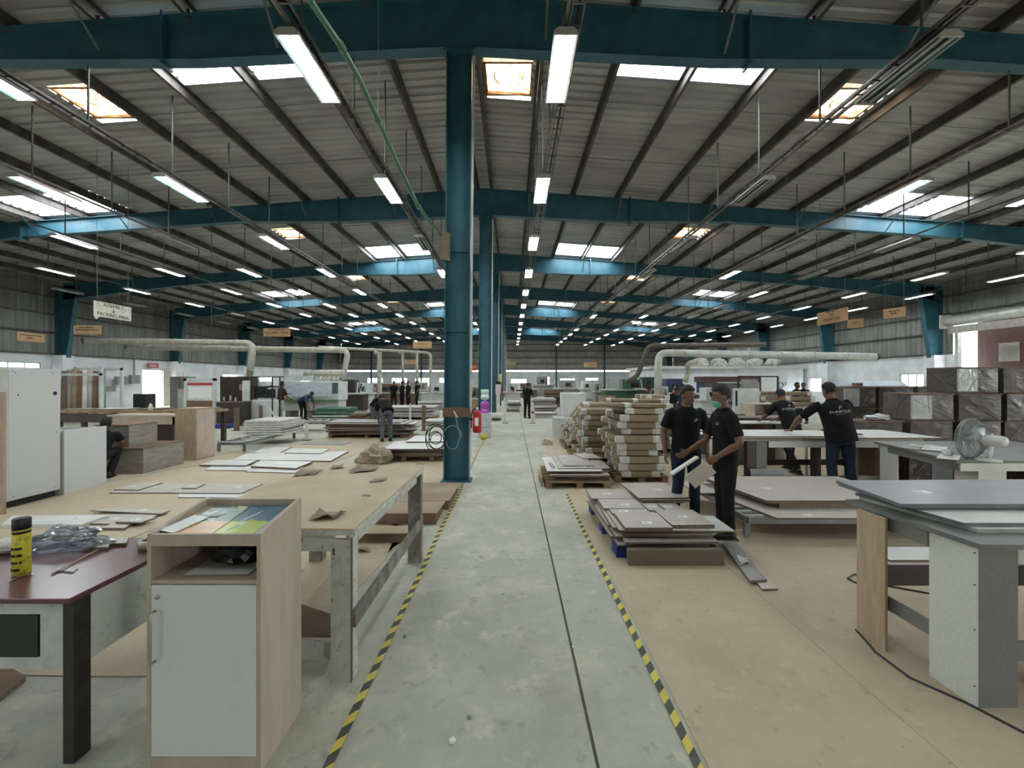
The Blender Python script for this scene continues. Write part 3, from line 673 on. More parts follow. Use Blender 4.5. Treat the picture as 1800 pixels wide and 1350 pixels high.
for i in range(8):
    put(PP[2], (1.70+random.uniform(-.05, .05)+.01*i, 10.3+random.uniform(-.05, .1), z), random.uniform(-.1, .1), 'thin kraft parcel, %s from the bottom of the low leftmost pile' % ORD[i], 'thin parcels in the low pile', (.9, 1.1, .9)); z += .075
for (cx, cy, n, lb) in ((3.55, 9.9, 11, 'pile behind the two talking men'),):
    z = 0.0
    pallet(cx, cy, .8, 1.2, 'wooden pallet behind the two talking men'); z = .113
    for i in range(n):
        put(PP[1], (cx+random.uniform(-.05, .05), cy-.05+random.uniform(-.05, .05), z), random.uniform(-.08, .08), 'kraft parcel, %s from the bottom of the %s' % (ORD[i], lb), 'parcels behind the talking men', (.9, .8, 1.1)); z += .117
for i in range(3): put(PP[1], (9.7-.1*i, 13.3, .95+.16*i), PI/2-.04*i, 'kraft parcel, %s from the bottom of the bench by the barred window' % ORD[i], 'parcels on the bench by the window', (1.1, 1.3, 1.3))
for p in PP:
    for c in list(p.children): bpy.data.objects.remove(c)
    bpy.data.objects.remove(p)

# ------------------------------------------------------------------ desk at left, front
t = thing('maroon_desk', 'desk with glossy maroon top and dark legs at the left edge', 'desk', (-2.0, 1.87, 0))
MB().box(-1.6, 0, -.02, .70, .74, .765).build('desktop', maroon, t, bev=.003)
MB().box(-.05, -.0, 0, .075, 0, .74).build('leg', mat('near_black_leg', (.018,.015,.013), .6, 0, (.03,.025,.02), 12), t)['label'] = 'dark brown front leg'
MB().box(-1.5, -1.42, 0, .075, 0, .74).build('leg', brown, t)
MB().box(-.05, -.0, .62, .69, 0, .74).build('leg', brown, t); MB().box(-1.5, -1.45, .62, .69, 0, .74).build('leg', brown, t)
fr = MB(); fr.box(-1.42, -.052, .005, .02, .68, .738); fr.box(-1.42, -.052, .005, .02, .43, .485); fr.box(-.16, -.052, .005, .02, .485, .68)
fr.build('apron_frame', dirtyw, t)['label'] = 'dirty white front frame'
dr = MB().box(-.62, -.165, .0, .018, .487, .678).build('drawer', mat('black_drawer', (.012,.014,.012), .5), t); dr['label'] = 'black drawer front'
MB().ell((-.40, -.008, .60), (.018, .01, .018)).build('knob', mat('green_knob', (.16,.25,.12), .3), dr, True)
MB().box(-.016, -.004, .078, .62, .43, .738).build('side_apron', dirtyw, t)['label'] = 'scuffed white side board'
# tall marker can
t = thing('spray_can', 'yellow spray can with black cap on the maroon desk', 'can', (-2.49, 2.08, .765))
MB().tube([(0,0,0), (0,0,.006), (0,0,.205), (0,0,.212)], [.03,.034,.034,.031], 20).build('can_body', mat('can_yellow', (.55,.50,.04), .35, 0, (.38,.33,.03), 30, lo=.55, hi=.6), t, True)
MB().tube([(0,0,.213), (0,0,.225)], .033, 20).build('neck_ring', blackm, t, True); MB().tube([(0,0,.225), (0,0,.232)], .034, 20).build('yellow_ring', MATS['can_yellow'], t, True)
MB().tube([(0,0,.233), (0,0,.285), (0,0,.29)], [.034,.034,.028], 20).build('cap', blackm, t, True)
lb = MB()
for k in range(9):
    for j in range(4):
        a = -PI/2+(-1.0+.22*k); z = .03+.035*j
        if (k*7+j*3) % 4: lb.box(-.005, .005, -.0008, .0008, z, z+.012, M=Matrix.Translation((.0345*math.cos(a), .0345*math.sin(a), 0)) @ Matrix.Rotation(a+PI/2, 4, 'Z'))
lb.build('print', ink, t)['kind'] = 'stuff'
# tape roll, rods, plastic bag, scissors
t = thing('tape_roll', 'clear packing tape roll beside the birch cabinet', 'tape', (-2.14, 2.42, .765))
ring = MB(); n = 28; vs = []
for k in range(n):
    a = 2*PI*k/n
    for (r_, z_) in ((.055, 0), (.055, .048), (.038, .048), (.038, 0)): vs.append((r_*math.cos(a), r_*math.sin(a), z_))
ring.add(vs, [(4*k+j, 4*k+(j+1)%4, 4*((k+1)%n)+(j+1)%4, 4*((k+1)%n)+j) for k in range(n) for j in range(4)]).build('tape_winding', mat('tape_film', (.52,.48,.38), .2, spec=.8), t, True)
MB().tube([(0,0,.002), (0,0,.046)], .036, 20, cap=False).build('core', kraft2, t, True)
o = MB().bar(FL(92, 1008, .772), FL(178, 963, .772), .006, .006).build('wooden_stick', wood, org=FL(92, 1008, .772)); tag(o, 'thin pale stick lying across the maroon desk', 'stick')
o = MB().tube([FL(90,1009,.769), FL(105,1004,.769), FL(128,1006,.769), FL(136,1000,.769)], .003, 5).build('black_wire', blackm, org=FL(90,1009,.769)); tag(o, 'bent black wire on the maroon desk', 'wire')
for k, (a, b, c, d) in enumerate(((15,1022,40,1012),(38,1012,58,1010))):
    o = MB().bar(FL(a, b, .771), FL(c, d, .771), .008, .004).build('metal_clip', chrome, org=FL(a, b, .771)); tag(o, ('shiny metal clip at the foot of the spray can, left' if k == 0 else 'small metal clip just right of the spray can'), 'clip')
for k, (a, b, c, d, z) in enumerate(((150,955,222,944,.765),(140,962,190,953,.765))):
    board('desk_board', [FL(a, b, z+.02), FL(c, b-1, z+.02), FL(c+4, d, z+.02), FL(a+20, d, z+.02)], z, .018, board_tan, ('taupe board piece at the back of the maroon desk' if k == 0 else 'taupe offcut at the back left of the maroon desk'))
def crumple(name, c, r, m, label, cat, seed=0, amp=.35, sub=4, sq=(1,1,1), fr=6):
    bm = bmesh.new(); bmesh.ops.create_icosphere(bm, subdivisions=sub, radius=1)
    for v in bm.verts:
        q = 1+amp*noise.noise(Vector(v.co)*2+Vector((seed,)*3))+amp*.5*abs(noise.noise(Vector(v.co)*fr+Vector((seed,)*3)))
        v.co = Vector((v.co.x*q*r*sq[0], v.co.y*q*r*sq[1], max(v.co.z*q, -.55)*r*sq[2]))
    me = bpy.data.meshes.new(name); bm.to_mesh(me); bm.free(); me.materials.append(m)
    o = bpy.data.objects.new(name, me); COL.objects.link(o); o.location = Vector(c)+Vector((0,0,.55*r*sq[2])); return tag(o, label, cat)
clearf = sheer('clear_film', (.8,.84,.88), .5, .10, True, noisecol=(.35,.37,.42), nscale=14, rough=.12)
crumple('plastic_bag', (-2.62, 2.42, .766), .13, clearf, 'crumpled bluish clear plastic bag on the maroon desk', 'plastic bag', 3, .5, 4, (1.5, .8, .55), 8)
crumple('foam_roll', (-2.92, 2.36, .766), .08, foam, 'white foam bundle at the left edge of the maroon desk', 'foam', 6, .2, 3, (1.6, .8, .6))
board('corner_board', [FL(45,1198), FL(0,1234), FL(-60,1200), FL(0,1168)], .0, .03, mat('rust_board', (.16,.085,.045), .7), 'rusty brown board corner on the floor under the maroon desk')

# ------------------------------------------------------------------ birch cabinet
cabm = mat('birch_laminate', (.44,.37,.295), .55, 0, (.39,.325,.255), 2, stretch=(6,6,1))
t = thing('pedestal_cabinet', 'birch cabinet with white door and sloping tray top', 'cabinet', (-1.374, 1.826, 0))
W2 = .2535; D = .352; th = .018
for s in (-1, 1):
    x = s*W2; a, b = sorted((x, x-s*th))
    MB().prism([(0, 0), (D, 0), (D, 1.128), (0, 1.066)], 'x', a, b).build('side_panel', cabm, t)
MB().box(-W2+th, W2-th, .0, .016, 1.012, 1.064).build('front_rail', cabm, t)
MB().box(-W2+th, W2-th, D-.018, D-.001, .072, 1.125).build('back_panel', cabm, t)
MB().add([(x, y, z) for x in (-W2+th, W2-th) for (y, z) in ((.017, 1.036), (D-.019, 1.078), (D-.019, 1.09), (.017, 1.048))], [(0,1,2,3),(7,6,5,4),(0,4,5,1),(1,5,6,2),(2,6,7,3),(3,7,4,0)]).build('tray_floor', cabm, t)
MB().box(-W2+th, W2-th, .003, D-.02, .842, .860).build('shelf', cabm, t)
MB().box(-W2+th, W2-th, .03, D-.02, .072, .09).build('bottom_panel', cabm, t)
MB().box(-W2+th, W2-th, .002, .02, 0, .070).build('plinth', cabm, t)
dmt = mat('door_white', (.62,.64,.61), .42, 0, (.46,.48,.45), 2.2, lo=.55, hi=.8)
dr = MB().box(-W2+th+.002, W2-th-.002, -.001, .017, .074, .838).build('door', dmt, t, bev=.001); dr['label'] = 'white door with smudges'
hd = MB(); hx = -.214; pts = [(hx, -.002, .50), (hx, -.022, .502), (hx, -.027, .51), (hx, -.027, .715), (hx, -.022, .723), (hx, -.002, .725)]
hd.tube(pts, .0052, 8).build('handle', chrome, dr, True); 
lk = MB().tube([(-.205, .0, .785), (-.205, -.006, .785)], .010, 16).build('lock', chrome, dr, True)
for (x, z, r_) in ((-.11, .64, .022), (-.08, .60, .03), (.05, .17, .018), (.10, .16, .012)):
    q = MB(); q.tube([(x, -.0013, z), (x, -.0016, z)], r_, 14).build('smudge', mat('door_smudge', (.40,.41,.385), .5), dr) if False else None
# brochures and papers
def quadm(name, pts, m, parent, th=.002):
    return MB().add([Vector(p) for p in pts]+[Vector(p)+Vector((0,0,th)) for p in pts], [(0,3,2,1),(4,5,6,7),(0,1,5,4),(1,2,6,5),(2,3,7,6),(3,0,4,7)]).build(name, m, parent)
def brochure(label, x0, x1, colt, colb, rot, extras):
    o = thing('brochure', label, 'brochure', (-1.374+(x0+x1)/2, 1.826+.175, 1.0735), 0, 'brochures in the cabinet tray'); o.rotation_euler = (math.atan(.042/.317), 0, rot)
    w = (x1-x0)/2; d = .145; f = -.03
    quadm('cover', [(-w,-d,0),(w,-d,0),(w,f,0),(-w,f,0)], colb, o, .004)
    quadm('cover', [(-w,f,0),(w,f,0),(w,d,0),(-w,d,0)], colt, o, .004)
    for (pts, m) in extras: MB().poly(pts, .0042, .005).build('printed_shape', m, o)
    return o
gt = mat('cover_green', (.12,.19,.165), .25, 0, (.35,.42,.40), 12, lo=.55, hi=.65, spec=.6); og = mat('cover_orange', (.66,.33,.13), .25, spec=.6)
bl = mat('cover_blue', (.02,.075,.125), .25, 0, (.03,.11,.17), 8, spec=.6); lm = mat('cover_lime', (.42,.50,.02), .25, spec=.6)
whp = mat('white_print', (.75,.78,.76), .4)
zig = lambda x, y, s: [(x-s, y-.2*s), (x-.5*s, y+.15*s), (x+.1*s, y+.05*s), (x+.9*s, y+.5*s), (x+.3*s, y-.1*s), (x+.6*s, y-.4*s), (x-.1*s, y-.25*s)]
brochure('green and orange brochure on the left in the cabinet tray', -.175, .015, gt, og, .02,
         [(zig(-.01, .02, .045), mat('print_dark', (.05,.03,.035), .4)), (zig(.02, .06, .04), whp), ([(-.08,.03),(-.05,.03),(-.02,.09),(-.05,.08)], whp), ([(.05,.09),(.085,.07),(.085,.13),(.03,.135)], mat('print_cream', (.62,.52,.38), .4))])
b2 = brochure('dark blue and lime brochure on the right in the cabinet tray', .022, .205, bl, lm, .0,
         [([(-.03,-.03),(-.005,-.02),(-.0,-.005),(.012,-.02),(.04,-.03)], lm), ([(-.055,-.035),(-.035,-.03),(-.0,.08),(-.012,.07)], mat('print_sky', (.30,.50,.58), .4)), ([(-.05,-.12),(-.02,-.05),(.01,-.04),(-.03,-.09)], whp)])
text_mesh('brochure', .02, whp, b2, (.055, .128, .0045), (0,0,0), 'lettering') if False else None
o = board('paper_sheet', rect(-1.374-.225, -1.374-.13, 1.86, 2.02, -.3), 1.072, .002, sticker, 'white paper sheets tucked at the left of the cabinet tray', 'paper', em=sticker); o.rotation_euler = (.13, 0, 0)
o = board('paper_sheet', rect(-1.374+.15, -1.374+.232, 1.85, 2.15, -.0), 1.073, .003, mat('paper_lilac', (.52,.52,.60), .6), 'lilac papers peeking out right of the blue brochure', 'paper', em=sticker); o.rotation_euler = (.132, 0, 0)
board('stored_paper', rect(-1.374-.12, -1.374+.17, 1.86, 2.1, .03), .861, .008, board_wht, 'white folded papers lying in the open shelf of the cabinet', 'paper')
crumple('dark_bag', (-1.34, 2.03, .868), .085, mat('black_polythene', (.012,.012,.012), .35), 'black polythene bag inside the open shelf of the cabinet', 'bag', 9, .4, 3, (1.5, .9, .75))

# ------------------------------------------------------------------ worn white worktable
t = thing('worktable', 'worn white worktable topped with kraft card, left of the aisle', 'table', (-.93, 2.37, 0), -.02)
top = MB(); nn = 14
cardtop = mat('worn_card_top', (.52,.42,.30), .85, 0, (.44,.35,.245), 3.5, lo=.35, hi=.7, bump=.15, detail=8)
MB().box(-1.08, 0.03, -.02, 1.68, .862, .886).build('tabletop', paintwd, t)['label'] = 'chipped white painted edge'
MB().box(-1.08, 0.02, -.015, 1.675, .8865, .898).build('card_cover', cardtop, t)
for (x, y) in ((-.12, .0), (-1.06, 0), (-.10, 1.56), (-1.06, 1.56)):
    lg = MB().box(x, x+.115, y, y+.022, 0, .83).build('leg', paintwd if y < 1 else greywd, t)
    MB().box(x+.085, x+.115, y+.024, y+.11, 0, .83).build('leg_side', paintwd if y < 1 else greywd, lg)
    MB().box(x+.115, x+.119, y+.0, y+.0245, 0.0, .83).build('bare_edge', edge_brn, lg)
MB().box(-1.0, -.10, .002, .02, .76, .861).build('front_apron', paintwd, t)
MB().box(-.04, -.015, .02, 1.6, .77, .861).build('side_apron', paintwd, t)
MB().box(-1.05, -.1, 1.58, 1.6, .77, .861).build('rear_apron', paintwd, t)
MB().bar((.008, .02, .36), (.008, 1.68, .37), .02, .10).build('side_rail', greywd, t)
MB().bar((-1.02, .05, .36), (-1.02, 1.68, .37), .02, .10).build('side_rail', greywd, t)
MB().box(-.95, -.03, .05, .07, .10, .20).build('front_stretcher', paintwd, t)
MB().add([(-.98,.08,.21), (-.14,.08,.21), (-.14,.25,.21), (-.98,.62,.21), (-.98,.08,.225), (-.14,.08,.225), (-.14,.25,.225), (-.98,.62,.225)], [(0,3,2,1),(4,5,6,7),(0,1,5,4),(1,2,6,5),(2,3,7,6),(3,0,4,7)]).build('lower_shelf', brownbox, t)
s = MB().box(-.105, -.098, -.0035, -.0, .74, .78).build('knot', blackm, t)
rl = mat('scrap_card', (.30,.25,.18), .85, 0, (.22,.18,.13), 5)
for i, (px, py, w_, lab) in enumerate(((575,908,34,'torn grey card scrap near the front edge of the worktable'),(640,826,26,'ragged torn card patch near the back of the worktable'),(593,822,14,'small torn card ring beside the ragged patch'),
        (665,845,14,'little curled card scrap in the middle of the worktable'),(648,877,8,'dark burnt scrap near the right edge of the worktable'),(540,832,24,'torn card flap at the left seam of the worktable'),(738,818,10,'dark torn scrap at the far right corner of the worktable'))):
    a, b, c, d = (FL(px-w_, py+w_*.25, .9), FL(px+w_*.6, py+w_*.12, .9), FL(px+w_, py-w_*.22, .9), FL(px-w_*.5, py-w_*.2, .9))
    flap(lab, [a, b, c, d], .02 if i else .035, rl, i*3+1)
crumple('crumpled_card', FL(660, 815, .0), .24, mat('crumpled_kraft', (.36,.30,.22), .85, 0, (.30,.25,.18), 3), 'crumpled kraft card heap on the paper behind the worktable', 'crumpled card', 12, .9, 3, (1.1, .6, .85), 3)
for i, (px, py, w_, lab) in enumerate(((722,771,9,'scattered card scraps by the boots of the bending men'),(1430,822,9,'leaf-like card scrap on the paper under the middle table'),(1225,868,10,'curled card scrap at the feet of the talking men'),(962,779,10,'torn edge of paper beside the low parcel pile'),(608,925,10,'torn paper scrap under the worktable'),(640,968,12,'folded scrap lying under the worktable rail'),(470,868,12,'torn paper lip left of the worktable'))):
    flap(lab, [FL(px-w_, py+3), FL(px+w_, py+4), FL(px+w_*.8, py-3), FL(px-w_*.8, py-4)], .05, kraft2, 40+i)
# brown cartons under and beyond the worktable
for i, (a, b, c, d, h, lab) in enumerate(((-1.75,-1.02,4.42,4.62,.10,'long flat brown carton under the far end of the worktable'),(-1.85,-.925,4.98,5.45,.135,'flat brown carton with kraft top behind the worktable leg'),(-1.75,-.86,5.55,6.5,.12,'flat kraft carton nearest to the teal column'))):
    t = thing('flat_carton', lab, 'carton', ((a+b)/2, (c+d)/2, 0), 0, 'flat cartons beside the worktable')
    MB().box((a-b)/2, (b-a)/2, (c-d)/2, (d-c)/2, 0, h).build('carton_body', brownbox, t)
    MB().poly([((a-b)/2-.02, (c-d)/2-.02), ((b-a)/2+.01, (c-d)/2-.01), ((b-a)/2+.04, (d-c)/2+.02), ((a-b)/2, (d-c)/2+.02)], h+.001, h+.006).build('top_sheet', kraft2, t)
# debris on concrete
for i, (px, py, r_) in enumerate(((795,1305,.016),(825,1262,.010),(1007,1138,.006),(712,1120,.014),(905,985,.008),(1325,875,.012),(1060,972,.008))):
    crumple('debris', FL(px, py), r_, board_gry if i % 2 else sticker, 'small debris lump on the concrete, %s of the scattered crumbs' % ORD[i], 'debris', i*2.3, .5, 2)['group'] = 'crumbs on the floor'
o = MB().bar(FL(897, 976, .004), FL(912, 994, .004), .008, .003).build('paper_strip', sticker, org=FL(897, 976, .004)); tag(o, 'thin white paper strip on the aisle concrete', 'paper')

# ------------------------------------------------------------------ grey table, front right
def local(pts, o): return [Vector(p)-Vector(o) for p in pts]
ctop = mat('grey_laminate_top', (.125,.125,.12), .45, 0, (.16,.16,.155), 3, spec=.4)
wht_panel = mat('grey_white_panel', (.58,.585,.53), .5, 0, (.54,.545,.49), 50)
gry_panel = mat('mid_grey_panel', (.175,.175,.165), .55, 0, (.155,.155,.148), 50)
t = thing('grey_worktable', 'grey-topped worktable with white and birch box legs, front right', 'table', (2.47, 2.18, 0))
MB().poly([(-.02,-.04),(1.6,-.04),(1.6,.78),(-.06,.78)], .865, .893).build('tabletop', ctop, t)
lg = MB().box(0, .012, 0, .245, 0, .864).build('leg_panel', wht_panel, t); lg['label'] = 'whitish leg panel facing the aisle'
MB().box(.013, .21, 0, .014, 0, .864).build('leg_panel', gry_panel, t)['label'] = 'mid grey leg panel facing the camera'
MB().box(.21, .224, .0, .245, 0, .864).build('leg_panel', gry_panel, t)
sc_ = MB()
for z in (.12, .42, .66, .83): sc_.tube([(.0, .006, z), (-.003, .006, z)], .004, 6)
sc_.build('screws', blackm, t)['kind'] = 'stuff'
MB().box(-.075, -.058, .45, .665, 0, .864).build('leg_panel', wood, t)['label'] = 'birch leg panel at the far corner'
MB().box(-.058, .12, .648, .664, 0, .864).build('leg_panel', wht_panel, t)
MB().box(-.01, .004, .246, .60, .77, .862).build('side_apron', gry_panel, t)
MB().box(.004, .016, .25, .645, .24, .33).build('side_rail', gry_panel, t)
MB().box(.13, 1.5, .655, .672, .33, .47).build('rear_rail', brown, t)
MB().box(.225, 1.55, .012, .028, .77, .862).build('front_apron', wht_panel, t)
MB().bar((.225, .02, .30), (1.5, .1, .25), .02, .10).build('front_rail', gry_panel, t)
for (x, y) in ((1.3, .01), (1.3, .6)): MB().box(x, x+.2, y, y+.02, 0, .864).build('leg_panel', gry_panel, t)
MB().box(.45, 1.25, .3, .62, .02, .42).build('carton', brownbox, t) if False else None
GT = 'panels stacked on the grey table at right'
z = .894
EP = [FL(1545,878,.93), FL(1708,928,.93)]
board('table_board', [(2.62,2.30),(4.2,2.30),(4.2,2.98),(2.50,2.95)], z, .022, board_wht, 'pale panel at the bottom of the stack on the grey table', group=GT, em=mat('pale_edge', (.42,.41,.34), .6)); z += .024
board('table_board', [(2.58,2.34),(4.2,2.32),(4.2,2.96),(2.49,2.97)], z, .02, board_wht, 'pale panel with dark edges second in the stack on the grey table', group=GT, em=board_drk); z += .022
board('table_board', [(2.50,2.58),(4.2,2.57),(4.2,3.10),(2.52,3.16)], z, .016, board_gry, 'thin grey panel under the top one on the grey table', group=GT, em=board_drk); z += .018
board('table_board', [(2.43,2.56),(4.2,2.55),(4.2,3.20),(2.50,3.16)], z, .022, mat('top_grey', (.20,.205,.22), .35, 0, (.23,.235,.245), 4, spec=.6), 'dark-edged grey panel with paper label topmost on the grey table', group=GT, em=board_drk, st=[(.22,.45)])
o = MB().tube([FL(1505,1110)+Vector((0,0,.01)), FL(1540,1150,.0)+Vector((0,0,.01)), FL(1600,1195)+Vector((0,0,.01)), FL(1700,1240)+Vector((0,0,.01)), FL(1800,1292)+Vector((0,0,.01)), FL(1900,1350)+Vector((0,0,.01))], .008, 6).build('floor_cable', blackm, None, True, org=FL(1505,1110)); tag(o, 'black cable curving round the legs of the grey table', 'cable')
pts = [(1700,1065),(1637,1046),(1560,1032),(1505,1027),(1490,1019),(1500,1012),(1560,1010),(1637,1015),(1700,1030)]
sp = []
for i in range(len(pts)-1):
    for k in range(4):
        a, b = Vector(pts[i]), Vector(pts[i+1]); q = a.lerp(b, k/4); sp.append(FL(q.x, q.y)+Vector((0,0,.01)))
o = MB().tube(sp, .008, 6).build('floor_cable', blackm, None, True, org=sp[0]); tag(o, 'black cable loop lying behind the birch table leg', 'cable')
for i, (a, b, c, d) in enumerate(((3.45,4.4,3.55,3.85),(3.5,4.4,3.68,3.98),(3.55,4.5,3.85,4.15))):
    board('floor_board', rect(a, b, c, d), .006+.02*i, .018, board_wht if i == 2 else board_tan, 'flat panel on the floor under the grey table, %s from the bottom' % ORD[i], group='panels on the floor under the grey table', em=edge_brn)

# ------------------------------------------------------------------ low roller conveyor with panels, right
steelg = mat('conveyor_grey', (.22,.235,.22), .45, .3, (.17,.18,.17), 3)
def conveyor(name, label, x, y, w_, d_, h, n, rz=0):
    t = thing(name, label, 'conveyor', (x, y, 0), rz)
    for q in (0, w_): MB().box(q-.02, q+.02, 0, d_, h-.06, h).build('side_beam', steelg, t)
    MB().box(0, w_, -.02, .02, h-.07, h).build('end_beam', steelg, t); MB().box(0, w_, d_-.02, d_+.02, h-.07, h).build('end_beam', steelg, t)
    for q in (0, w_):
        for yy in (.02, d_-.02):
            l = MB().box(q-.03, q+.03, yy-.025, yy+.025, .035, h-.07).build('leg', steelg, t)
            MB().tube([(q, yy, .006), (q, yy, .04)], .012, 6).build('foot', chrome, l); 
    r0 = None
    for k in range(n):
        yy = .1+(d_-.2)*k/(n-1)
        if r0 is None: r = r0 = MB().tube([(.02, 0, 0), (w_-.02, 0, 0)], .024, 8).build('roller', ductw, t, True)
        else: r = link_copy(r0, t)
        r.location = (0, yy, h-.026)
    return t
conveyor('roller_conveyor', 'low grey roller conveyor loaded with taupe panels', 2.60, 4.52, 2.0, 1.45, .245, 9)
GC = 'taupe panels on the low conveyor'
board('conveyor_board', [(2.86,4.42),(4.6,4.42),(4.6,6.02),(2.48,6.02)], .248, .02, board_tan, 'lower taupe panel on the roller conveyor', group=GC, em=edge_brn, st=[(.32,.06)])
board('conveyor_board', rect(3.1, 4.6, 4.75, 5.3), .270, .06, particle, 'packing strip between the conveyor panels', group=GC)
board('conveyor_board', [(2.93,4.72),(4.7,4.72),(4.7,5.92),(2.72,5.92)], .333, .035, board_tan, 'top taupe panel with label on the roller conveyor', group=GC, em=edge_brn, st=[(.25,.45)])
board('conveyor_board', [(2.42,5.35),(2.7,5.35),(2.7,6.0),(2.42,6.0)], .270, .012, board_tan, 'narrow panel edge at the back left of the conveyor', group=GC)

# ------------------------------------------------------------------ middle table with the leaning men
t = thing('assembly_table', 'long assembly table with brown and grey legs where two men lean', 'table', (3.2, 6.42, 0))
MB().box(0, 3.25, 0, 1.0, .80, .835).build('tabletop', mat('beige_edge', (.40,.37,.31), .6), t)
def leg(x, y, w_, m, d_=.02, z1=.80, lb=None):
    o = MB().box(x, x+w_, y, y+d_, 0, z1).build('leg', m, t)
    if lb: o['label'] = lb
    return o
leg(.50, .02, .13, brown, .1, .80, 'dark brown leg'); leg(.64, .02, .17, gry_panel, .02, .80, 'grey leg panel'); leg(1.02, .9, .13, brown, .1); leg(.28, .5, .10, brown, .2)
leg(1.62, .1, .10, brown, .1); leg(2.20, .12, .13, mat('leg_olive', (.13,.125,.11), .6), .12); leg(2.05, .9, .04, wht_panel, .04); leg(2.75, .04, .10, wht_panel, .1)
MB().box(.83, 2.75, .0, .02, .70, .80).build('front_apron', wht_panel, t)
MB().box(.5, 2.8, .18, .20, .10, .22).build('rail', mat('rail_beige', (.36,.33,.27), .6), t); MB().box(.4, 2.8, .80, .82, .26, .36).build('rail', brown, t)
MB().box(.04, .06, .02, .9, .1, .22).build('rail', brown, t)
GM = 'panels lying on the assembly table'
board('laminate_board', rect(3.15, 5.5, 6.38, 7.38), .837, .02, board_wht, 'large white panel on the left half of the assembly table', group=GM, em=edge_brn)
board('laminate_board', rect(3.3, 4.9, 6.42, 7.3), .859, .018, board_wht, 'second white panel on top at left of the assembly table', group=GM, em=edge_brn)
board('laminate_board', [(5.55,6.40),(6.75,6.40),(6.7,7.45),(5.6,7.45)], .837, .02, board_wht, 'white panel at the right end of the assembly table', group=GM, em=edge_brn)
o = board('leaning_board', [(0,0)]*0 or rect(3.68, 4.2, 6.22, 6.235), 0, .40, board_gry, 'grey board leaning against the brown table leg', em=board_gry); o.rotation_euler = (-.28, 0, 0)
board('clamp_block', rect(5.62, 5.74, 6.7, 6.8), .858, .02, blackm, 'black clamp on the right white panel', 'clamp')

# ------------------------------------------------------------------ table with fan
t = thing('fan_table', 'grey table with white leg panels carrying the pedestal fan', 'table', (5.1, 4.7, 0))
MB().poly([(.0,0),(2.3,.0),(2.5,1.55),(.38,1.5)], .80, .83).build('tabletop', ctop, t)
MB().bar((.06,.02,.755), (.42,1.45,.755), .02, .09).build('side_apron', gry_panel, t)
MB().box(.36, .56, 1.36, 1.38, 0, .80).build('leg_panel', wht_panel, t); MB().box(.36,.375,1.1,1.36,0,.80).build('leg_panel', wht_panel, t)
MB().box(.30, .62, .04, .06, 0, .80).build('leg_panel', wht_panel, t); MB().box(.30,.315,.06,.3,0,.80).build('leg_panel', wht_panel, t)
MB().box(.05, 2.2, .0, .02, .71, .80).build('front_apron', wht_panel, t)
MB().box(1.9, 2.15, 1.3, 1.32, 0, .80).build('leg_panel', gry_panel, t); MB().box(.95, 1.25, 1.2, 1.22, 0, .80).build('leg_panel', board_drk, t)
F0 = Vector((5.42, 4.80, 0))
t = thing('pedestal_fan', 'white fan with grey wire cage seen from behind on the table', 'fan', (F0.x, F0.y, .832), .25)
fw_ = mat('fan_white', (.62,.62,.59), .35); cage = mat('fan_cage', (.32,.34,.34), .35, .5)
cz = .235; R_ = .235
# cage axis along -y (motor towards camera), front away
cg = MB()
for (yy, rr) in ((.02, R_), (.05, R_), (-.06, .14), (-.045, .18), (.09, .17), (.10, .10)): cg.tube([(rr*math.cos(a), yy, cz+rr*math.sin(a)) for a in [2*PI*k/32 for k in range(33)]], .0035 if rr != R_ else .005, 4, cap=False)
for k in range(60):
    a = 2*PI*k/60; c_, s_ = math.cos(a), math.sin(a)
    cg.tube([(.05*c_, -.075, cz+.05*s_), (.14*c_, -.06, cz+.14*s_), (.205*c_, -.01, cz+.205*s_), (R_*c_, .02, cz+R_*s_), (R_*c_, .05, cz+R_*s_), (.17*c_, .09, cz+.17*s_), (.03*c_, .105, cz+.03*s_)], .0024, 3, cap=False)
o = cg.build('cage', cage, t); o['kind'] = 'stuff'
bl_m = mat('fan_blade', (.25,.29,.31), .4)
for k in range(3):
    a = 2*PI*k/3+.4; bm_ = MB(); n = 8; vs = []
    for i in range(n+1):
        u = i/n; rr = .04+.165*u
        for j in (-1, 1):
            aa = a+j*(.40+.30*math.sin(u*PI))*(.95); vs.append((rr*math.cos(aa), .03+j*.018, cz+rr*math.sin(aa)))
    bm_.add(vs, [(2*i, 2*i+1, 2*i+3, 2*i+2) for i in range(n)]).build('blade', bl_m, t, True)
MB().tube([(0,-.08,cz), (0,-.09,cz), (0,-.24,cz), (0,-.262,cz), (0,-.268,cz)], [.05,.062,.062,.05,.02], 20).build('motor_housing', fw_, t, True)
MB().tube([(0,.0,cz), (0,.06,cz)], .035, 14).build('hub', fw_, t, True)
MB().tube([(0,.105,cz), (0,.112,cz)], .045, 16).build('badge', fw_, t, True)
MB().tube([(0,-.14,cz-.05), (0,-.13,cz-.15), (0,-.12,.025)], .022, 12).build('stem', fw_, t, True)
MB().tube([(0,-.12,0), (0,-.12,.02), (0,-.12,.03)], [.11,.10,.03], 24).build('base', fw_, t, True)
MB().tube([(0,-.15,cz+.06), (0,-.15,cz+.08)], .009, 8).build('knob', fw_, t, True)
MB().tube([(-.09,.18,.05), (-.16,.18,.05)], .042, 16).build('speed_box', fw_, t, True)
for i, (px, py, w_) in enumerate(((1640,785,22),(1665,800,20),(1600,782,16))):
    z=.832+.0; board('offcut', [FL(px-w_, py+4, .85), FL(px+w_, py+8, .85), FL(px+w_*1.2, py, .85), FL(px-w_*.6, py-3, .85)], z, .012, board_wht if i < 2 else board_gry, ['white panel scrap in the middle of the fan table','white panel next to the fan','grey offcut at the far end of the fan table'][i], group='offcuts on the fan table')
cp = []
